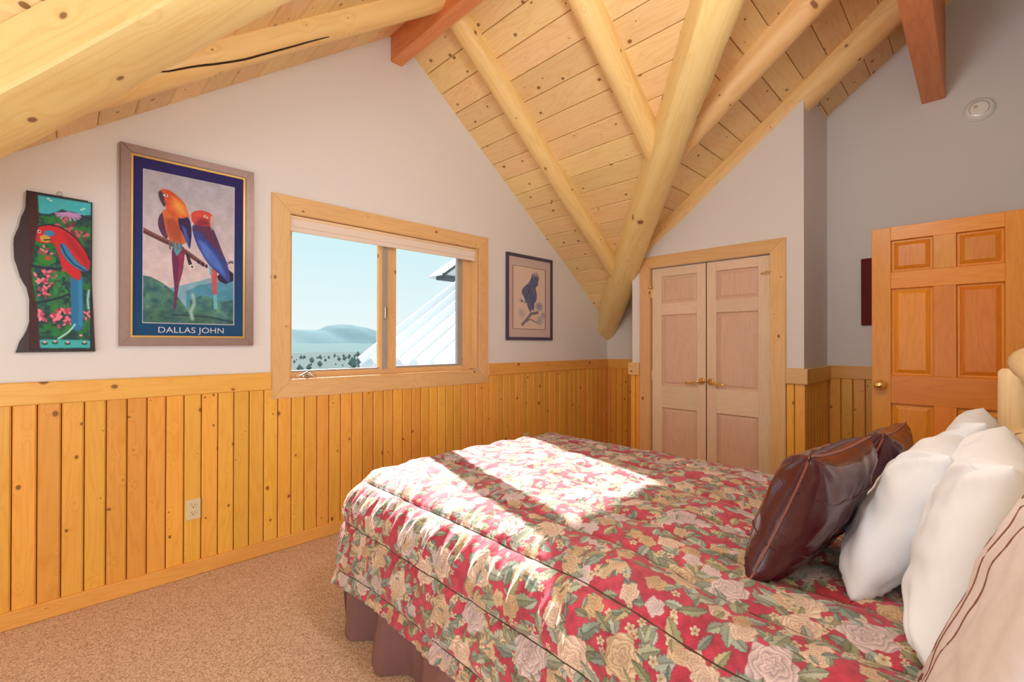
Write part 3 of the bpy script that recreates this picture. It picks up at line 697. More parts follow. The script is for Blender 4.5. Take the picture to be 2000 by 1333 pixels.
def print_mesh(name, cv, x0, x1, z0, z1, y, mat, keep=None):
    """canvas (v down, sRGB 0-255) as a fine grid facing -Y"""
    h, w = cv.a.shape[:2]; xs = np.linspace(x0, x1, w+1); zs = np.linspace(z1, z0, h+1)
    X, Z = np.meshgrid(xs, zs); V = np.stack([X.ravel(), np.full(X.size, y), Z.ravel()], 1)
    i, j = np.mgrid[0:h, 0:w]; a = i*(w+1)+j; Fq = np.stack([a, a+w+1, a+w+2, a+1], -1).reshape(-1, 4)
    col = lin(cv.a).reshape(-1, 3)
    if keep is not None:
        k = keep.ravel(); Fq = Fq[k]; col = col[k]
    m = bpy.data.meshes.new(name); m.vertices.add(len(V)); m.vertices.foreach_set('co', V.ravel().astype(np.float32))
    m.loops.add(Fq.size); m.loops.foreach_set('vertex_index', Fq.ravel().astype(np.int32)); m.polygons.add(len(Fq))
    m.polygons.foreach_set('loop_start', np.arange(0, Fq.size, 4, dtype=np.int32)); m.update(calc_edges=True)
    at = m.color_attributes.new('Col', 'FLOAT_COLOR', 'CORNER'); c4 = np.ones((len(Fq), 4, 4), np.float32); c4[:, :, :3] = col[:, None, :]
    at.data.foreach_set('color', c4.ravel()); m.materials.append(mat); m.validate(); return m
def frame_parts(root, x0, x1, z0, z1, w, dep, mat, y=D, name='frame_side', prof=None):
    for s in ('top', 'bottom', 'left', 'right'):
        miter(name, (1, y, -1), x0, x1, z0, z1, w, s, dep, mat, root)

# --- parrot poster
px0, px1, pz0, pz1 = .204, .836, 1.313, 2.384
po = empty('parrot_poster', ((px0+px1)/2, D, pz0), 'large framed poster of two macaws on a branch in a pewter frame', 'picture')
frame_parts(po, px0, px1, pz0, pz1, .045, .030, M_FRAME)
frame_parts(po, px0+.043, px1-.043, pz0+.043, pz1-.043, .013, .024, M_GOLD, name='fillet_side')
cv = Canvas(250, 450, (22, 40, 92))
u, v = cv.u, cv.v
g = np.clip((v-.15)*1.3, 0, 1)[..., None]; cv.a = np.array([44., 36, 104])*(1-g)+np.array([14., 74, 120])*g
# inner picture area
iu0, iu1, iv0, iv1 = .085, .905, .062, .925
ins = (u > iu0) & (u < iu1) & (v > iv0) & (v < iv1)
cv.put(((u > iu0-.006) & (u < iu1+.006) & (v > iv0-.003) & (v < iv1+.003)).astype(float), (200, 205, 205))
q = np.clip((v-iv0)/(.62-iv0), 0, 1)[..., None]
sky = np.array([176., 178, 192])*(1-q)+np.array([216., 200, 204])*q; cv.put(ins.astype(float), sky)
cu = lambda x: iu0+x*(iu1-iu0); cw = lambda y: iv0+y*(iv1-iv0)
def pp(l): return [(cu(a), cw(b)) for a, b in l]
base = cv.a.copy(); n1 = nz(450, 250, 9, 3); n2 = nz(450, 250, 30, 4)
cv.poly(pp([(0, .80), (.3, .76), (.55, .71), (.8, .66), (1, .70), (1, 1), (0, 1)]), (128, 176, 196))
hill = cv.poly(pp([(.45, .78), (.6, .73), (.8, .70), (1, .68), (1, 1), (.45, 1)]), (82, 150, 178))
fol = np.stack([40+60*n2, 84+66*n2, 84+50*n1], -1)
cv.poly(pp([(0, .695), (.08, .70), (.2, .735), (.3, .78), (.38, .84), (.46, .90), (.5, 1), (0, 1)]), fol)
cv.poly(pp([(.5, .84), (.62, .80), (.74, .815), (.86, .84), (1, .82), (1, 1), (.42, 1)]), fol*1.08)
cv.poly(pp([(.0, .93), (.3, .91), (.6, .93), (1, .97), (1, 1), (0, 1)]), fol*.95)
cv.line(pp([(.30, .945), (.5, .945), (.75, .955), (1, .985)]), .012, (40, 62, 80))
cv.line(pp([(.52, .80), (.54, .86), (.50, .92), (.52, .97)]), .03, (150, 190, 190), 5)
cv.poly(pp([(.80, .66), (.86, .62), (.93, .60), (1, .63), (1, .68), (.9, .71), (.82, .69)]), (52, 44, 70))
for a in range(7): cv.line(pp([(.97, .55), (.97-.06*math.cos(a*.5), .55-.035*math.sin(a*.5)+.02)]), .008, (70, 62, 78))
# branch
cv.poly(pp([(0, .382), (.18, .425), (.36, .462), (.52, .52), (.66, .575), (.66, .60), (.5, .552), (.34, .495), (.16, .458), (0, .418)]), (132, 92, 88))
cv.line(pp([(0, .408), (.18, .448), (.36, .485), (.52, .545), (.64, .592)]), .02, (92, 60, 66), 3)
cv.poly(pp([(.44, .52), (.47, .52), (.52, .60), (.50, .615), (.47, .59)]), (60, 44, 60)); cv.disc(cu(.508), cw(.605), .02, (225, 225, 225)); cv.disc(cu(.512), cw(.607), .011, (50, 40, 50))
# left macaw
cv.poly(pp([(.30, .49), (.42, .48), (.415, .62), (.37, .74), (.345, .86), (.335, .90), (.315, .90), (.32, .76), (.30, .62)]), (108, 52, 92))
cv.poly(pp([(.35, .50), (.42, .48), (.41, .60), (.365, .73), (.35, .74), (.37, .6)]), (150, 56, 84))
cv.poly(pp([(.29, .455), (.40, .46), (.385, .51), (.345, .545), (.315, .51)]), (86, 168, 186))
cv.poly(pp([(.155, .30), (.20, .262), (.24, .30), (.25, .40), (.24, .437), (.19, .415), (.15, .36)]), (92, 58, 92))
cv.poly(pp([(.21, .245), (.45, .235), (.48, .30), (.47, .37), (.44, .45), (.36, .462), (.27, .445), (.225, .37), (.205, .30)]), (212, 116, 66))
cv.poly(pp([(.23, .30), (.30, .29), (.40, .36), (.40, .45), (.30, .45), (.24, .39)]), (176, 84, 62), 10)
cv.poly(pp([(.36, .285), (.43, .262), (.485, .29), (.505, .36), (.50, .43), (.485, .485), (.46, .455), (.41, .39), (.375, .35)]), (58, 42, 84))
cv.poly(pp([(.395, .33), (.44, .35), (.475, .42), (.48, .475), (.43, .42)]), (74, 96, 182), 5)
cv.poly(pp([(.165, .125), (.20, .107), (.27, .11), (.35, .138), (.42, .175), (.455, .22), (.46, .262), (.40, .285), (.32, .28), (.25, .262), (.225, .225), (.215, .185), (.175, .16)]), (214, 92, 60))
cv.poly(pp([(.30, .15), (.38, .17), (.44, .215), (.45, .26), (.38, .27), (.30, .22)]), (238, 160, 78), 14)
cv.poly(pp([(.15, .135), (.18, .125), (.205, .15), (.21, .18), (.225, .205), (.21, .225), (.185, .205), (.16, .175)]), (82, 62, 80), 3)
cv.disc(cu(.225), cw(.148), .022, (236, 222, 214), .014); cv.disc(cu(.228), cw(.147), .007, (40, 30, 30))
for k in range(4): cv.line(pp([(.27+.04*k, .455), (.275+.04*k, .50)]), .016, (118, 112, 128))
# right macaw
cv.poly(pp([(.72, .60), (.80, .61), (.80, .72), (.795, .80), (.755, .80), (.735, .70)]), (196, 92, 100))
cv.poly(pp([(.70, .59), (.73, .60), (.735, .66), (.71, .65)]), (98, 190, 196)); cv.poly(pp([(.755, .79), (.80, .79), (.805, .895), (.765, .895)]), (104, 188, 206))
cv.poly(pp([(.51, .335), (.56, .31), (.66, .30), (.74, .32), (.80, .39), (.86, .48), (.92, .56), (.955, .66), (.94, .70), (.88, .665), (.80, .63), (.70, .58), (.62, .51), (.55, .43)]), (60, 76, 152))
cv.poly(pp([(.56, .30), (.66, .29), (.73, .31), (.79, .385), (.845, .47), (.88, .54), (.80, .47), (.70, .42), (.60, .36), (.53, .35)]), (96, 56, 84), 5)
cv.poly(pp([(.58, .42), (.70, .46), (.80, .53), (.87, .60), (.90, .655), (.80, .61), (.68, .55)]), (84, 118, 208), 8)
cv.poly(pp([(.50, .245), (.535, .222), (.60, .208), (.68, .210), (.735, .225), (.765, .25), (.755, .285), (.735, .315), (.70, .31), (.62, .315), (.54, .31), (.505, .285)]), (206, 82, 70))
cv.poly(pp([(.60, .26), (.68, .27), (.72, .30), (.62, .32), (.54, .31)]), (140, 52, 72), 8)
cv.poly(pp([(.725, .235), (.765, .24), (.77, .27), (.75, .31), (.735, .335), (.72, .31), (.715, .27)]), (196, 176, 172), 3)
cv.disc(cu(.665), cw(.247), .024, (232, 196, 180), .013, ang=.4); cv.disc(cu(.668), cw(.247), .006, (50, 30, 30))
for k in range(3): cv.disc(cu(.585+.045*k), cw(.57+.012*k), .012, (60, 44, 60), .02)
cv.a *= (.90+.20*n2[..., None])
cv.a = np.where(ins[..., None], cv.a, base)
# reflections of the window in the glass are left to the renderer
obj('print', print_mesh('print', cv, px0+.055, px1-.055, pz0+.055, pz1-.055, D-.012, M_PRINT), po)
wbox('backing_board', (px0+.04, D-.011, pz0+.04), (px1-.04, D-.002, pz1-.04), M_SLOT, po)
# lettering on the poster
M_LETT = plain('pale_lettering', srgb(206, 210, 214), .6)
fc = bpy.data.curves.new('lettering', 'FONT'); fc.body = 'DALLAS JOHN'; fc.size = .046; fc.extrude = .0004; fc.align_x = 'CENTER'; fc.align_y = 'CENTER'; fc.space_character = 1.02
fo = bpy.data.objects.new('lettering_tmp', fc); COL.objects.link(fo); bpy.context.view_layer.update()
lm = bpy.data.meshes.new_from_object(fo.evaluated_get(bpy.context.evaluated_depsgraph_get())); bpy.data.objects.remove(fo); bpy.data.curves.remove(fc)
xsv = [vv.co.x for vv in lm.vertices]; wl = max(xsv)-min(xsv); sx = .31/wl
lm.materials.clear(); lm.materials.append(M_LETT); lm.name = 'lettering'
obj('lettering', lm, po, T(.525, D-.0126, 1.400) @ Matrix.Rotation(PI/2, 4, 'X') @ Matrix.Diagonal((sx, 1.0, 1, 1)))

# --- carved plaque
ql, qr, qz0, qz1 = -.160, .112, 1.283, 2.050
pq = empty('carved_plaque', (-.02, D, qz0), 'dark wooden plaque with a wavy left edge and a painted red parrot', 'wall art')
# outline in (x, z)
def ledge(z):
    t = (qz1-z)/(qz1-qz0)
    K = [(0, -.130), (.10, -.132), (.20, -.150), (.32, -.170), (.42, -.168), (.52, -.150), (.64, -.120), (.76, -.112), (.86, -.124), (.94, -.150), (1, -.162)]
    for (a, b), (c, d) in zip(K[:-1], K[1:]):
        if a <= t <= c:
            s = (t-a)/(c-a); s = s*s*(3-2*s); return b+(d-b)*s
    return K[-1][1]
redge = lambda z: .084+(qz1-z)/(qz1-qz0)*.030
ol = [(ledge(qz1-(qz1-qz0)*i/30), qz1-(qz1-qz0)*i/30) for i in range(31)]
orr = [(redge(qz0), qz0+.002), (redge(qz1), qz1-.004)]
bmq = bmesh.new(); A = [bmq.verts.new((x, D-.001, z)) for x, z in ol+orr]; B = [bmq.verts.new((x, D-.022, z)) for x, z in ol+orr]; n = len(A)
bmq.faces.new(A); fB = bmq.faces.new(B[::-1])
for i in range(n): bmq.faces.new([A[i], A[(i+1) % n], B[(i+1) % n], B[i]])
bmesh.ops.bevel(bmq, geom=[e for e in bmq.edges if all(v in B for v in e.verts)], offset=.003, segments=2, affect='EDGES')
obj('board', from_bm('board', bmq, M_PLAQ), pq)
h_, w_c = 330, 124; cv = Canvas(w_c, h_, (24, 66, 48)); u, v = cv.u, cv.v
n1 = nz(h_, w_c, 14, 9); n2 = nz(h_, w_c, 40, 10)
cv.a = np.stack([10+26*n2, 46+100*(n1*n2*1.3), 44+46*n2], -1)
cv.a[(n1 > .56)] = (30, 118, 52)
cv.a *= (.8+.4*n2[..., None])
def pq2(l): return l
sky = np.stack([30+60*n2, 178+20*n1, 196+10*n1], -1)
cv.poly([(.12, .0), (1, .0), (1, .085), (.80, .10), (.62, .09), (.5, .075), (.36, .115), (.20, .135), (.12, .11)], sky, 3)
cv.line([(.12, .13), (.3, .125), (.5, .09), (.7, .09), (1, .12)], .03, (14, 40, 70), 4)
for (a, b, c) in ((.28, .02, (235, 240, 240)), (.32, .03, (235, 240, 240)), (.82, .06, (210, 240, 240)), (.86, .05, (210, 240, 240))): cv.disc(a, b, .025, c, .012)
for k in range(9):
    a = -.3+k*.42; cv.line([(.60, .095), (.60+.20*math.cos(a), .095+.035*math.sin(a)+.01)], .035, (196, 150, 206), 3)
def flower(cx, cy, s, c1, c2, seed):
    r = random.Random(seed)
    for k in range(16):
        a = r.uniform(0, 2*PI); d = r.uniform(.1, 1)*s; cv.disc(cx+d*math.cos(a), cy+d*math.sin(a)*.36, s*.26, c1 if r.random() < .55 else c2, s*.14, ang=a)
flower(.62, .20, .20, (190, 92, 104), (120, 40, 60), 1); flower(.80, .23, .13, (190, 92, 104), (110, 40, 60), 2)
flower(.24, .37, .12, (224, 128, 136), (160, 70, 90), 3); cv.disc(.27, .415, .14, (44, 132, 44), .08); cv.disc(.28, .405, .05, (190, 70, 40), .04)
flower(.27, .51, .14, (236, 120, 140), (180, 60, 90), 4); flower(.17, .555, .15, (236, 130, 150), (180, 60, 90), 5); flower(.36, .56, .13, (230, 110, 130), (170, 50, 80), 6)
flower(.24, .63, .12, (226, 110, 120), (160, 60, 80), 7); flower(.55, .74, .17, (236, 120, 140), (190, 60, 90), 8)
flower(.17, .78, .17, (240, 140, 156), (190, 70, 100), 9); flower(.42, .795, .17, (240, 130, 150), (190, 60, 100), 10); flower(.63, .81, .12, (236, 120, 140), (180, 60, 90), 11); flower(.93, .76, .12, (240, 130, 150), (190, 60, 90), 12)
r_ = random.Random(3)
for k in range(46):
    a, b = r_.uniform(.3, .72), r_.uniform(.5, .72)
    cv.disc(a, b, .055, (38+r_.randint(-8, 20), 120+r_.randint(-20, 20), 66), .028, ang=r_.uniform(0, 3))
cv.line([(.05, .70), (.25, .685), (.45, .66), (.62, .63)], .03, (14, 30, 60), 3)
cv.line([(.05, .465), (.2, .47), (.45, .47), (.75, .48), (.95, .47)], .045, (18, 34, 66), 4)
# parrot
cv.line([(.74, .52), (.75, .66), (.755, .80), (.76, .835)], .20, (30, 116, 168), 3)
cv.line([(.80, .54), (.81, .70), (.81, .83)], .06, (44, 140, 190), 4)
cv.poly([(.06, .265), (.08, .225), (.16, .20), (.30, .19), (.46, .195), (.62, .225), (.76, .27), (.88, .33), (.95, .38), (.965, .43), (.93, .47), (.90, .455), (.80, .455), (.82, .49), (.78, .535), (.68, .52), (.60, .495), (.50, .455), (.47, .41), (.42, .35), (.36, .305), (.26, .31), (.16, .31), (.09, .295)], (206, 28, 36), 2)
cv.poly([(.55, .23), (.75, .30), (.90, .38), (.93, .44), (.80, .38), (.62, .30)], (160, 16, 30), 14)
cv.poly([(.47, .31), (.53, .30), (.60, .33), (.70, .385), (.80, .425), (.92, .455), (.88, .475), (.74, .455), (.60, .415), (.50, .365)], (40, 132, 180), 3)
cv.line([(.49, .31), (.56, .37), (.70, .43), (.92, .475)], .022, (16, 40, 78), 2)
cv.line([(.06, .265), (.08, .225), (.16, .20), (.30, .187), (.46, .192), (.62, .222), (.76, .267), (.89, .33), (.96, .39)], .02, (20, 12, 30), 2)
cv.disc(.30, .243, .085, (48, 136, 190), .05); cv.poly([(.15, .27), (.22, .255), (.31, .265), (.33, .29), (.27, .305), (.17, .30)], (200, 166, 70), 2); cv.line([(.22, .29), (.33, .283)], .02, (30, 30, 30), 2)
cv.disc(.145, .24, .03, (236, 200, 190)); cv.disc(.148, .24, .014, (30, 10, 10))
cv.disc(.53, .475, .04, (160, 80, 60), .03)
cv.line([(.95, .60), (.93, .66), (.945, .72)], .04, (150, 220, 214), 4)
cv.line([(.72, .83), (.66, .86), (.60, .885), (.45, .925)], .03, (170, 226, 210), 2)
cv.poly([(0, .935), (.3, .93), (.7, .932), (1, .935), (1, .985), (.1, .985)], (58, 182, 186), 3)
for a, b in ((.24, .955), (.40, .95), (.60, .955), (.88, .955), (.10, .91), (.82, .91)): cv.disc(a, b, .05, (30, 96, 60), .03); cv.disc(a, b-.008, .028, (240, 170, 180), .018)
# trunk at the left, and the dark rim
tr = 0.10+.05*np.sin(v*9+.4)+.12*np.clip((v-.75)*3, 0, 1)*np.clip(v-.8, 0, 1)*5
cv.put(np.clip((tr-u)*30, 0, 1), np.stack([46+40*n2, 18+16*n2, 20+14*n2], -1))
cv.put(np.clip((u-.965)*40, 0, 1), (12, 22, 50)); cv.put(np.clip((.012-v)*90, 0, 1), (12, 20, 44)); cv.put(np.clip((v-.985)*60, 0, 1), (14, 20, 44))
obj('painting', print_mesh('painting', cv, -.118, .100, qz0+.010, qz1-.010, D-.0235, M_PAINT), pq)
V = [(-.017+.009*math.cos(a), D-.006, 2.062+.009*math.sin(a)) for a in [2*PI*i/14 for i in range(15)]]
obj('hanging_ring', tube('hanging_ring', V, .0018, M_STEEL, 6, cap=False), pq)

# --- small eagle print
ex0, ex1, ez0, ez1 = 3.008, 3.676, 1.360, 2.203
eg = empty('eagle_print', ((ex0+ex1)/2, D, ez0), 'small framed print of an eagle landing, right of the window', 'picture')
frame_parts(eg, ex0, ex1, ez0, ez1, .030, .024, M_BLKFR)
cv = Canvas(120, 160, (206, 186, 180)); u, v = cv.u, cv.v
cv.put(((u > .095) & (u < .88) & (v > .105) & (v < .90)).astype(float), (120, 96, 90)); cv.put(((u > .105) & (u < .87) & (v > .112) & (v < .893)).astype(float), (226, 202, 186))
n2 = nz(160, 120, 30, 21)
dk = np.stack([66+60*n2, 74+60*n2, 112+56*n2], -1)
cv.poly([(.30, .44), (.33, .38), (.42, .33), (.50, .27), (.56, .17), (.57, .23), (.60, .155), (.615, .22), (.65, .15), (.655, .22), (.695, .165), (.69, .23), (.72, .21), (.69, .29), (.68, .33), (.63, .36), (.66, .44), (.65, .52), (.60, .57), (.60, .60), (.585, .66), (.53, .64), (.52, .68), (.48, .66), (.42, .58), (.38, .55), (.36, .50)], dk, 1.5)
cv.line([(.42, .575), (.34, .555), (.28, .535)], .03, (180, 176, 176)); cv.disc(.27, .53, .035, (196, 190, 186), .03); cv.disc(.30, .545, .02, (90, 86, 100))
cv.line([(.68, .68), (.52, .70), (.44, .76), (.32, .84)], .05, (126, 118, 128), 2); cv.line([(.30, .84), (.50, .77), (.62, .80), (.72, .82)], .02, (130, 122, 130), 2)
cv.disc(.72, .60, .08, (156, 158, 172), .07, soft=6); cv.disc(.30, .70, .07, (190, 184, 184), soft=9); cv.disc(.82, .71, .05, (170, 164, 168), soft=7); cv.disc(.74, .78, .07, (180, 174, 178), soft=7)
obj('print', print_mesh('print', cv, ex0+.03, ex1-.03, ez0+.03, ez1-.03, D-.010, M_PRINT), eg)
wbox('backing_board', (ex0+.02, D-.009, ez0+.02), (ex1-.02, D-.002, ez1-.02), M_SLOT, eg)

# ------------------------------------------------------------------ bed
bx0, bx1, by0, by1 = 1.00, 2.50, .04, 2.14
bed = empty('log_bed', ((bx0+bx1)/2, (by0+by1)/2, 0), 'wide bed with a pale peeled log headboard against the right side', 'bed')
wbox('box_spring', (bx0+.02, by0+.02, .18), (bx1-.02, by1-.02, .40), M_MATT, bed, bev=.02)
wbox('mattress', (bx0+.02, by0+.02, .40), (bx1-.02, by1-.02, .62), M_MATT, bed, bev=.05)
for x in (bx0+.1, bx1-.1):
    for y in (by0+.12, by1-.12): obj('leg', tube('leg', [(x, y, 0), (x, y, .19)], .035, M_HEAD, 12), bed)
# skirt
V = []; Fc = []; pts = []
per = []
def skirt_pts():
    out = []; c = [(bx0-.03, by0), (bx0-.03, by1+.03), (bx1+.03, by1+.03), (bx1+.03, by0)]
    for (a, b), (c_, d) in zip(c[:-1], c[1:]):
        L = math.hypot(c_-a, d-b); n = int(L/.012)
        for i in range(n):
            t = i/n; out.append((a+(c_-a)*t, b+(d-b)*t, ((d-b)/L, -(c_-a)/L)))
    return out
SP = skirt_pts(); rows = 12
for k in range(rows+1):
    t = k/rows; z = .44*(1-t)+.004*t
    for i, (x, y, nn) in enumerate(SP):
        s = i*.012; am = .006+.040*t
        wv = math.sin(s*17+2.0*math.sin(s*3.1))*am+noise.noise(Vector((s*2.3, t*1.5, 0)))*.05*t+.010*t*math.sin(s*46+t*2)
        V.append((x-nn[0]*0 + (-nn[1] if False else 0) + (-1 if nn == (1, 0) else 0)*0 + nn[0]*0 + (0), y, z))
        # outward normal of the path (left side of travel)
        ox, oy = -nn[0] if False else 0, 0
        out_ = (-(nn[0]) if False else 0)
        # direction of travel d=(nn0', nn1'); nn=(dy/L, -dx/L) is its right-hand normal; outward is the left-hand one
        V[-1] = (x-nn[0]*(wv+.012*t+.01), y-nn[1]*(wv+.012*t+.01), z)
n = len(SP)
for k in range(rows):
    for i in range(n-1): Fc.append((k*n+i, k*n+i+1, (k+1)*n+i+1, (k+1)*n+i))
obj('bed_skirt', mesh('bed_skirt', V, Fc, M_SKIRT, True), bed, label='taupe pleated bed skirt hanging to the carpet')
# headboard of peeled logs
def logm(name, p0, p1, r, mat=M_HEAD, seed=0, n=18, seg=14, parent=bed, label=None, r1=None, dome=True):
    p0 = Vector(p0); p1 = Vector(p1); L = (p1-p0).length; V = []; Fc = []; M = frame_x(p0, p1, (0, 0, 1) if abs((p1-p0).normalized().z) < .9 else (1, 0, 0))
    r1 = r1 or r; ts = [i/seg for i in range(seg+1)]
    sec = [(-r*.0, 0.02)]+[(t*L, None) for t in ts]
    st = [(0, .82)]+[(t, 1) for t in ts[1:-1]]+[(1, .82)]
    st = [(0, .80), (.012/L if L else 0, 1)]+[(t, 1) for t in ts[1:-1]]+[(1-.012/L, 1), (1, .80)]
    for t, s in st:
        rr = (r+(r1-r)*t)*s
        for k in range(n):
            a = 2*PI*k/n; q = 1+.06*noise.noise(Vector((t*L*4+seed*7, math.cos(a)*1.5, math.sin(a)*1.5)))
            V.append((t*L, rr*q*math.cos(a), rr*q*math.sin(a)))
    for i in range(len(st)-1):
        for k in range(n): Fc.append((i*n+k, i*n+(k+1) % n, (i+1)*n+(k+1) % n, (i+1)*n+k))
    Fc.append(tuple(range(n))[::-1]); Fc.append(tuple((len(st)-1)*n+k for k in range(n)))
    bm = bmesh.new(); m0 = mesh(name, V, Fc); bm.from_mesh(m0); bpy.data.meshes.remove(m0)
    return obj(name, from_bm(name, bm, mat, True), parent, M)
hy = -.135
logm('post', (2.56, hy+.038, 0), (2.56, hy+.038, 1.235), .050, seed=1)
logm('post', (.93, hy-.03, 0), (.93, hy-.03, 1.225), .052, seed=2)
logm('top_rail', (.97, hy-.02, 1.24), (2.46, hy+.008, 1.262), .058, seed=3)
logm('lower_rail', (1.0, hy-.02, .98), (2.53, hy+.03, .98), .045, seed=4)
logm('lower_rail', (1.0, hy-.02, .50), (2.53, hy+.03, .50), .045, seed=5)
for i in range(10):
    x = 1.08+i*.145; logm('spindle', (x, hy-.01, .50), (x, hy-.01, 1.215), .026, seed=10+i, n=12, seg=8)

# ------------------------------------------------------------------ comforter
def comforter_image(Wd, Hd, ppm):
    w, h = int(Wd*ppm), int(Hd*ppm); rng = np.random.default_rng(11)
    img = np.zeros((h, w, 3), np.float32); n1 = nz(h, w, 14, 31); n2 = nz(h, w, 160, 32)
    base = np.stack([176+26*n1, 42+34*n1, 62+34*n1], -1)*(.86+.24*n2[..., None]); img[:] = base
    def stamp(cx, cy, R, fn):
        x0, x1, y0, y1 = max(0, int(cx-R)), min(w, int(cx+R)), max(0, int(cy-R)), min(h, int(cy+R))
        if x1-x0 < 3 or y1-y0 < 3: return
        Y, X = np.mgrid[y0:y1, x0:x1]; m, c = fn((X-cx), (Y-cy)); m = np.clip(m, 0, 1)[..., None]
        img[y0:y1, x0:x1] = img[y0:y1, x0:x1]*(1-m)+c*m
    leafc = [(150, 156, 128), (164, 170, 148), (132, 146, 130), (168, 176, 160), (176, 166, 124), (136, 138, 106), (158, 168, 156)]
    def leaf(cx, cy, L, ang, col, wd=.40):
        ca, sa = math.cos(ang), math.sin(ang)
        def fn(x, y):
            a = (x*ca+y*sa)/L; b = (-x*sa+y*ca)/L; t = np.clip((a+.5), 0, 1)
            half = wd*np.sin(PI*t**.85)**.8*.5+1e-4
            half = half*(1+.12*np.sin(a*34)); m = (half-np.abs(b))*L*.8
            vein = np.exp(-(b*L/1.3)**2)+.55*np.exp(-(np.mod(a*9-np.abs(b)*9, 1)-.5)**2*26)
            edge = np.exp(-((half-np.abs(b))*L/1.8)**2)
            sh = 1.05-.22*vein-.35*edge+.10*np.sign(b)
            c = np.array(col, np.float32)*sh[..., None]; return np.where((a > -.5) & (a < .5), m, 0), c
        stamp(cx, cy, L*.6, fn)
    def rose(cx, cy, R, kind, ph):
        cols = {0: ((232, 214, 192), (186, 142, 120)), 1: ((224, 200, 164), (170, 130, 98)), 2: ((226, 206, 200), (164, 140, 146)), 3: ((214, 184, 142), (156, 118, 84))}[kind]
        hi, lo = np.array(cols[0], np.float32), np.array(cols[1], np.float32)
        def fn(x, y):
            r = np.hypot(x, y)/R; th = np.arctan2(y, x)
            out = 1+.10*np.sin(5*th+ph)+.05*np.sin(9*th+2*ph)
            m = (out-r)*R*.7
            sw = r*4.2+.34*np.sin(5*th+ph+r*7)+.18*np.sin(3*th-ph)
            f = np.mod(sw+th/(2*PI), 1.0); sh = np.clip(.25+.95*f, 0, 1); sh = sh*(.72+.28*np.clip(r*1.5, 0, 1))
            sh = np.where(f < .12, .05, sh)
            ed = np.exp(-((out-r)*R/2)**2); sh = sh*(1-.5*ed)
            return m, lo+(hi-lo)*sh[..., None]
        stamp(cx, cy, R*1.25, fn)
    def blos(cx, cy, R, ph):
        def fn(x, y):
            r = np.hypot(x, y)/R; th = np.arctan2(y, x); out = .55+.45*np.abs(np.cos(2.5*th+ph))
            c = np.array((226, 208, 176), np.float32)*(.75+.3*np.clip(r, 0, 1))[..., None]; c = np.where((r < .22)[..., None], np.array((168, 118, 60), np.float32), c)
            return (out-r)*R*.9, c
        stamp(cx, cy, R*1.1, fn)
    # bouquets on a jittered grid
    step = .138*ppm; ny = int(h/step)+2; nx = int(w/step)+2
    jobs = [((i+(.5 if j % 2 else 0)+rng.uniform(-.2, .2))*step, (j+rng.uniform(-.2, .2))*step) for j in range(ny) for i in range(nx)]
    rng.shuffle(jobs)
    for k, (cx, cy) in enumerate(jobs):
        big = rng.random() < .5; a0 = rng.uniform(0, 2*PI)
        nl = rng.integers(6, 10)
        for q in range(nl):
            a = a0+q*2*PI/nl+rng.uniform(-.35, .35); d = rng.uniform(.05, .088)*ppm; L = rng.uniform(.045, .078)*ppm
            leaf(cx+d*math.cos(a), cy+d*math.sin(a), L, a+rng.uniform(-.5, .5), leafc[rng.integers(len(leafc))], rng.uniform(.38, .6))
        if rng.random() < .7:
            for q in range(rng.integers(5, 9)):
                a = rng.uniform(0, 2*PI); d = rng.uniform(.05, .10)*ppm; blos(cx+d*math.cos(a), cy+d*math.sin(a), rng.uniform(.009, .016)*ppm, rng.uniform(0, 6))
        if big:
            rose(cx, cy, rng.uniform(.044, .060)*ppm, rng.choice([0, 0, 1, 2, 2]), rng.uniform(0, 6))
            if rng.random() < .6: rose(cx+rng.uniform(-.07, .07)*ppm, cy+rng.uniform(-.07, .07)*ppm, rng.uniform(.024, .034)*ppm, rng.choice([0, 1, 2, 3]), rng.uniform(0, 6))
        else:
            for q in range(3):
                rose(cx+rng.uniform(-.05, .05)*ppm, cy+rng.uniform(-.05, .05)*ppm, rng.uniform(.022, .032)*ppm, rng.choice([0, 1, 2, 3]), rng.uniform(0, 6))
    for k in range(int(w*h/(.040*ppm)**2*.42)):
        leaf(rng.uniform(0, w), rng.uniform(0, h), rng.uniform(.022, .042)*ppm, rng.uniform(0, 6.3), leafc[rng.integers(len(leafc))], rng.uniform(.3, .6))
    # woven tapestry hatch
    n3 = nz(h, w, 60, 77); img = img*(.86+.26*n3[..., None]); img = img*.93+np.array((150., 128, 120))*.07
    Y, X = np.mgrid[0:h, 0:w]; hatch = .5+.5*np.sin((X*1.0+Y*.8)*1.1+6*n1); img *= (.92+.10*hatch*n2+.06*n2)[..., None]
    img = np.clip(img, 0, 255)/255
    return img
CW, CH, PPM = 2.6, 2.8, 720
imA = comforter_image(CW, CH, PPM)
hh, ww = imA.shape[:2]; im = bpy.data.images.new('floral_weave', ww, hh); px = np.ones((hh, ww, 4), np.float32); px[..., :3] = imA
im.pixels.foreach_set(px.ravel()); im.update(); im.pack()
M_COMF, ntc, bs = newmat('floral_tapestry')
ti = N(ntc, 'ShaderNodeTexImage'); ti.image = im; uvn = N(ntc, 'ShaderNodeUVMap'); uvn.uv_map = 'UVMap'; ntc.links.new(uvn.outputs[0], ti.inputs[0]); ntc.links.new(ti.outputs[0], bs.inputs['Base Color'])
bs.inputs['Roughness'].default_value = .75; bs.inputs['Specular IOR Level'].default_value = .25; bs.inputs['Sheen Weight'].default_value = .25
tcn = N(ntc, 'ShaderNodeTexCoord'); nn_ = N(ntc, 'ShaderNodeTexNoise'); nn_.inputs['Scale'].default_value = 55; nn_.inputs['Detail'].default_value = 3; ntc.links.new(tcn.outputs['Object'], nn_.inputs[0])
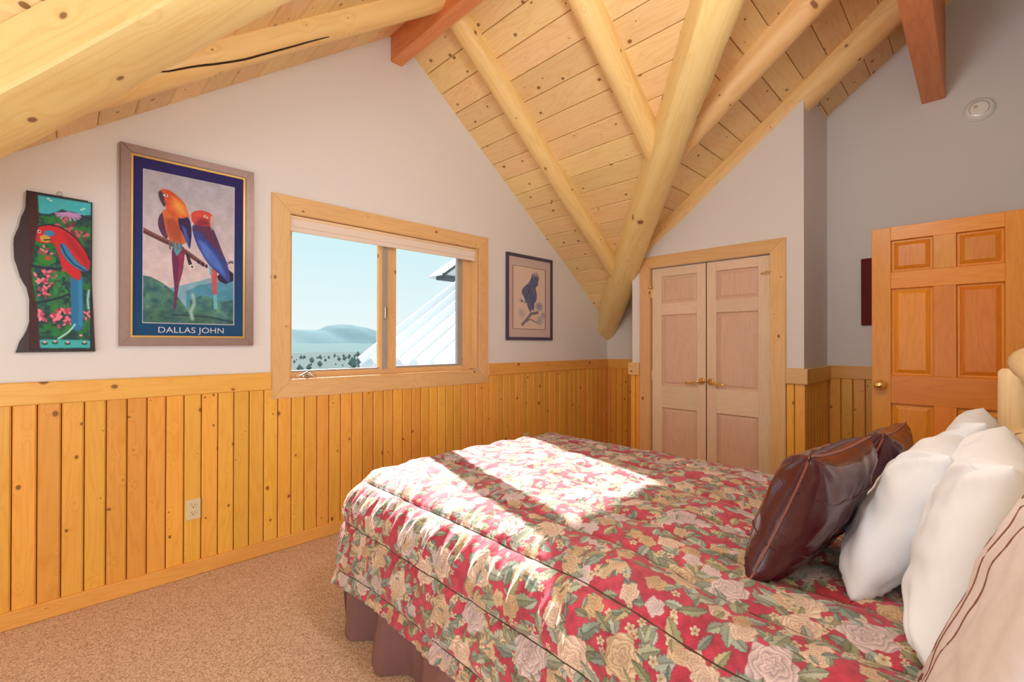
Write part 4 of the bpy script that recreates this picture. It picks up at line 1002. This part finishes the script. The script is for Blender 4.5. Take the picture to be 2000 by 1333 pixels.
bp = N(ntc, 'ShaderNodeBump'); bp.inputs['Strength'].default_value = .5; bp.inputs['Distance'].default_value = .006; ntc.links.new(nn_.outputs[0], bp.inputs['Height']); ntc.links.new(bp.outputs[0], bs.inputs['Normal'])

CX, CTOP = 1.76, .722
HX, RC = .61, .22         # half width of the flat top, edge radius
YF = 2.02                 # where the foot edge starts to roll
def cloth(s, t):
    """s: cloth coordinate across from the centre, t: along (from the head y=0.02 to the foot). arrays -> xyz"""
    ds = np.maximum(np.abs(s)-HX, 0); dt = np.maximum(t-YF, 0)
    d = (ds**3.2+dt**3.2)**(1/3.2)+1e-9; hy_ = np.hypot(ds, dt)+1e-9; ux = ds/hy_*np.sign(s); uy = dt/hy_
    q = RC*PI/2; a = np.clip(d/RC, 0, PI/2)
    o = RC*np.sin(a); z = RC*(1-np.cos(a)); ex = np.maximum(d-q, 0); z = z+ex*.965; o = o+ex*.10
    X = CX+np.clip(s, -HX, HX)+ux*o; Y = np.minimum(t, YF)+uy*o
    crown = .020*np.cos(np.clip((X-CX)/.83, -1, 1)*PI/2)-.05*np.clip((.75-Y)/.35, 0, 1)
    return X, Y, CTOP-z+crown-.02, d, ex
ns, ntt = 300, 260
s1 = np.linspace(-1.20, 1.16, ns); t1 = np.linspace(.02, 2.55, ntt)
Sg, Tg = np.meshgrid(s1, t1)
X, Y, Z, dd, ex = cloth(Sg, Tg)
# puffs between quilting seams running lengthwise, and shallow stitches
sp_ = .205; ph = (Sg+.735)/sp_; tri = np.abs(np.sin(PI*ph)); puff = .015*(tri**.5)-.007
seam = np.exp(-((ph-np.round(ph))*sp_/.006)**2)
ntz = np.vectorize(lambda a, b: noise.noise(Vector((a, b, 0))))
wr = ntz(Sg*5, Tg*11)*.007+ntz(Sg*13, Tg*22)*.0035+ntz(Sg*30+5, Tg*30)*.0016
side = np.clip(dd/.22, 0, 1)
# gathers across the side drop, radiating from the seams
ga = np.abs(ntz(Sg*2.0+3, Tg*24+2*np.sin(Sg*6)))*.030*side*np.clip(tri, .15, 1)
lift = puff*(1-.15*side)+wr+ga-.006*seam
gx = np.gradient(X, axis=1), np.gradient(X, axis=0); gyy = np.gradient(Y, axis=1), np.gradient(Y, axis=0); gz = np.gradient(Z, axis=1), np.gradient(Z, axis=0)
nrm = np.stack([gyy[0]*gz[1]-gz[0]*gyy[1], gz[0]*gx[1]-gx[0]*gz[1], gx[0]*gyy[1]-gyy[0]*gx[1]], -1); nrm /= np.linalg.norm(nrm, axis=-1, keepdims=True)+1e-9
wob = ntz(Tg*2.2, Sg*0+7)*.05*np.clip(ex/.2, 0, 1)
Pp = np.stack([X, Y, Z], -1)+nrm*(lift+wob)[..., None]
V = Pp.reshape(-1, 3); i, j = np.mgrid[0:ntt-1, 0:ns-1]; a = i*ns+j; Fq = np.stack([a, a+1, a+ns+1, a+ns], -1).reshape(-1, 4)
m = bpy.data.meshes.new('comforter'); m.vertices.add(len(V)); m.vertices.foreach_set('co', V.ravel().astype(np.float32))
m.loops.add(Fq.size); m.loops.foreach_set('vertex_index', Fq.ravel().astype(np.int32)); m.polygons.add(len(Fq)); m.polygons.foreach_set('loop_start', np.arange(0, Fq.size, 4, dtype=np.int32)); m.update(calc_edges=True)
uv = m.uv_layers.new(name='UVMap'); U = np.stack([(Sg+1.3)/CW, (Tg+.1)/CH], -1).reshape(-1, 2)
uv.data.foreach_set('uv', U[Fq.ravel()].ravel().astype(np.float32)); m.polygons.foreach_set('use_smooth', [True]*len(Fq)); m.materials.append(M_COMF); m.validate()
comf = obj('comforter', m, label='red floral tapestry comforter quilted in long channels, spread over the bed', cat='comforter')
md = comf.modifiers.new('thick', 'SOLIDIFY'); md.thickness = .022; md.offset = -1
# dark stitch seams
M_STITCH = plain('dark_green_stitching', srgb(74, 60, 40), .8)
for k in range(-3, 14):
    s0 = -.735+k*sp_
    if s0 < -1.19 or s0 > 1.13: continue
    c_ = int(round((s0+1.20)/(2.36)*(ns-1)))
    pts = [Vector(Pp[r, c_])+Vector(nrm[r, c_])*.0005 for r in range(0, ntt, 4)]
    obj('quilting_seam', tube('quilting_seam', pts, .0028, M_STITCH, 6), comf)

# ------------------------------------------------------------------ pillows
def pillow(name, BN, BF, TF, TN, thick, mat, label, cat='pillow', group=None, seed=0, n=44, pinch=.10, wr=.010, sag=0.0, piping=None, seams=False, bias=.5):
    """corner points: bottom near, bottom far, top far, top near"""
    BN, BF, TF, TN = map(Vector, (BN, BF, TF, TN)); nr = ((BF-BN).cross(TN-BN)).normalized()
    V = []; Fc = []
    def pos(u, v, side):
        # pincushion outline
        uu = u-.5; vv = v-.5
        k = 1-pinch*(1-(2*abs(uu))**2)*0
        pu = .5+uu*(1-pinch*(1-(2*vv)**2)) ; pv = .5+vv*(1-pinch*(1-(2*uu)**2))
        p = BN*(1-pu)*(1-pv)+BF*pu*(1-pv)+TF*pu*pv+TN*(1-pu)*pv
        e = max(0, (1-(2*uu)**4))*max(0, (1-(2*vv)**4)); h = thick*(e**.5)*(1+sag*(.5-v))
        w = noise.noise(Vector((u*3+seed, v*3, side)))*wr*1.6*e**.3+noise.noise(Vector((u*9+seed, v*7, side*3)))*wr*.7*e**.2
        # creases radiating from the corners
        ca = min(u, 1-u); cb = min(v, 1-v); rr = math.hypot(ca, cb); an = math.atan2(cb, ca)
        w += math.sin(an*11+seed)*wr*.8*math.exp(-(rr/.22)**2)*min(1, rr*12)
        return p+nr*side*(h*(bias if side > 0 else 1-bias)+w*(1 if e > 0 else 0)*min(1, e*6))
    for side in (1, -1):
        for i in range(n+1):
            for j in range(n+1): V.append(pos(i/n, j/n, side))
    K = (n+1)**2
    for s in (0, 1):
        for i in range(n):
            for j in range(n):
                a = s*K+i*(n+1)+j; q = (a, a+1, a+n+2, a+n+1); Fc.append(q if s else q[::-1])
    bm = bmesh.new(); m0 = mesh(name, V, Fc); bm.from_mesh(m0); bpy.data.meshes.remove(m0); bmesh.ops.remove_doubles(bm, verts=bm.verts, dist=.0006)
    c = (BN+BF)/2; root = empty(name, tuple(c), label, cat, group)
    obj('cushion' if mat is M_LEATH else 'case', from_bm('case', bm, mat, True), root)
    if piping:
        def edge(seq): return [pos(a, b, 1)*.5+pos(a, b, -1)*.5 for a, b in seq]
        st = [i/20 for i in range(21)]
        loop = edge([(0, t) for t in st]+[(t, 1) for t in st[1:]]+[(1, 1-t) for t in st[1:]]+[(1-t, 0) for t in st[1:]])
        obj('piping', tube('piping', loop, .0035, piping, 6, cap=False), root)
    if seams:
        for side in (1, -1):
            for vv in (.30, .72):
                pts = [pos(t/24, vv+.01*math.sin(t), side)+nr*side*.0008 for t in range(25)]
                obj('seam', tube('seam', pts, .0022, M_LEATH, 6), root)
    return root, pos
pillow('leather_cushion', (1.345, .45, .665), (1.80, .41, .68), (1.84, .245, 1.035), (1.375, .305, 1.04), .17, M_LEATH, 'near oxblood leather cushion standing at the front of the pillows', 'cushion', 'leather cushions', 1, piping=M_PIPE, seams=True, wr=.009)
pillow('leather_cushion', (1.93, .36, .68), (2.36, .33, .68), (2.38, .205, 1.02), (1.95, .22, 1.03), .15, M_LEATH, 'far oxblood leather cushion, half hidden behind the nearer one', 'cushion', 'leather cushions', 5, piping=M_PIPE, seams=True, wr=.009)
pillow('bed_pillow', (1.44, .235, .665), (2.10, .25, .68), (2.12, .03, 1.05), (1.52, .05, 1.06), .18, M_LINEN, 'white pillow leaning just behind the near leather cushion', 'pillow', 'white bed pillows', 9, wr=.014, n=56)
pillow('bed_pillow', (1.20, .06, .665), (1.84, .09, .68), (1.90, -.05, 1.10), (1.33, -.045, 1.09), .18, M_LINEN, 'big white pillow nearest the camera, beside the beige sham', 'pillow', 'white bed pillows', 14, wr=.014, n=56)
pillow('bed_pillow', (1.98, .13, .69), (2.48, .13, .69), (2.48, -.01, 1.09), (2.0, -.01, 1.09), .15, M_LINEN, 'far white pillow standing against the headboard post', 'pillow', 'white bed pillows', 21, wr=.012)
rt_, pos = pillow('beige_sham', (.80, .05, .68), (1.20, .085, .665), (1.215, -.07, 1.09), (.84, -.10, 1.09), .05, M_SHAM, 'beige suede pillow sham with brown cord lines at the lower right corner', 'pillow', None, 30, wr=.008, n=50)
for k, (fu, amp_) in enumerate(((.93, .02), (.80, -.05), (.6, .05))):
    pts = [pos(fu+amp_*math.sin(PI*t/24), .02+.96*t/24, -1)-Vector((0, .0005, 0)) for t in range(25)]
    pts2 = [pos(fu+amp_*math.sin(PI*t/24), .02+.96*t/24, 1)+Vector((0, .0005, 0)) for t in range(25)]
    obj('cord_line', tube('cord_line', pts2, .002, M_CORD, 6), rt_); obj('cord_line', tube('cord_line', pts, .002, M_CORD, 6), rt_)

# ------------------------------------------------------------------ outside the window
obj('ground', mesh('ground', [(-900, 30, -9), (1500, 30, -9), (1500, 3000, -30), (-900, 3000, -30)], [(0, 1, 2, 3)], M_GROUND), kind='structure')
def ridge(name, y, x0, x1, base, prof, mat, depth, seed, **k):
    n = 120; V = []; Fc = []
    for r in range(6):
        for i in range(n+1):
            x = x0+(x1-x0)*i/n; f = prof((i/n)); hgt = f*(1-(r/5)**1.6)+noise.noise(Vector((i*.3, r*.9, seed)))*f*.10*(r > 0)
            V.append((x, y-depth*r/5, base+max(0, hgt)))
    for r in range(5):
        for i in range(n): a = r*(n+1)+i; Fc.append((a, a+n+1, a+n+2, a+1))
    # back face so that it has body
    return obj(name, mesh(name, V, Fc, mat, True), **k)
def mprof(t):
    x = t; p = .55+.45*math.exp(-((x-.50)/.05)**2)+.18*math.exp(-((x-.42)/.03)**2)+.2*math.exp(-((x-.58)/.05)**2)
    return (p+.10*noise.noise(Vector((x*40, 0, 0)))+.05*noise.noise(Vector((x*120, 3, 0))))*128
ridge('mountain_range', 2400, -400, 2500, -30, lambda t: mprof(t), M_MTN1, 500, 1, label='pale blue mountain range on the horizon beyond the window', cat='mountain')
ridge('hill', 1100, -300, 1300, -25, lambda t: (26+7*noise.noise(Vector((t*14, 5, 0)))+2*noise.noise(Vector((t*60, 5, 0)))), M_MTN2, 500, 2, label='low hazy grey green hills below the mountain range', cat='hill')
# the neighbouring wing's white standing-seam roof
rf = empty('wing_roof', (2.95, 5.0, .9), 'sunlit white ribbed metal roof slope seen through the right pane', 'roof')
zr = lambda x: 2.17+.72*(x-4.53)
obj('roof_panel', prism('roof_panel', [(2.95, zr(2.95)), (7.2, zr(7.2)), (7.2, zr(7.2)-.16), (2.95, zr(2.95)-.16)], 1, 3.45, 6.06, M_SNOW), rf)
for k in range(8):
    y = 6.0-k*.36; M = frame_x((2.95, y, zr(2.95)+.03), (7.2, y, zr(7.2)+.03)); L = math.hypot(4.25, zr(7.2)-zr(2.95))
    obj('rib', boxm('rib', (0, -.025, -.03), (L, .025, .085), M_SNOW, .006), rf, M)
ev = empty('roof_eave', (5.2, 7.2, 2.6), 'grey eave corner of a roof beyond, at the upper right of the right pane', 'roof')
a_ = Vector((5.10, 7.05, 2.63))
bmv = bmesh.new(); q = [(0, 0), (.9, .62), (2.5, 1.7), (2.5, .0), (.35, -.04), (.02, -.03)]
A = [bmv.verts.new(a_+Vector((p[0], p[0]*.05, p[1]))) for p in q]; B = [bmv.verts.new(a_+Vector((p[0], p[0]*.05+.5, p[1]))) for p in q]
bmv.faces.new(A); bmv.faces.new(B[::-1])
for k in range(6): bmv.faces.new([A[k], A[(k+1) % 6], B[(k+1) % 6], B[k]])
obj('gable_face', from_bm('gable_face', bmv, M_SNOW), ev)
obj('fascia', boxm('fascia', (-.02, -.06, -.02), (1.35, .02, .03), M_FASC, .005), ev, frame_x(a_, a_+Vector((.9, .045, .62))))
obj('soffit', boxm('soffit', (0, -.05, -.09), (.6, .25, -.02), M_FASC, .005), ev, T(*a_))

V = []; Fc = []; rr = random.Random(4)
for k in range(110):
    y = rr.uniform(180, 420); x = y*rr.uniform(.30, .62); z = -9-(y-30)*.007; r = rr.uniform(.5, 1.6)*(1.7 if x/y > .45 else 1); b = len(V)
    V += [(x, y, z+2.2*r)]+[(x+r*math.cos(a*PI/3), y+r*math.sin(a*PI/3), z+r*.8) for a in range(6)]+[(x, y, z)]
    for a in range(6): Fc += [(b, b+1+a, b+1+(a+1) % 6), (b+7, b+1+(a+1) % 6, b+1+a)]
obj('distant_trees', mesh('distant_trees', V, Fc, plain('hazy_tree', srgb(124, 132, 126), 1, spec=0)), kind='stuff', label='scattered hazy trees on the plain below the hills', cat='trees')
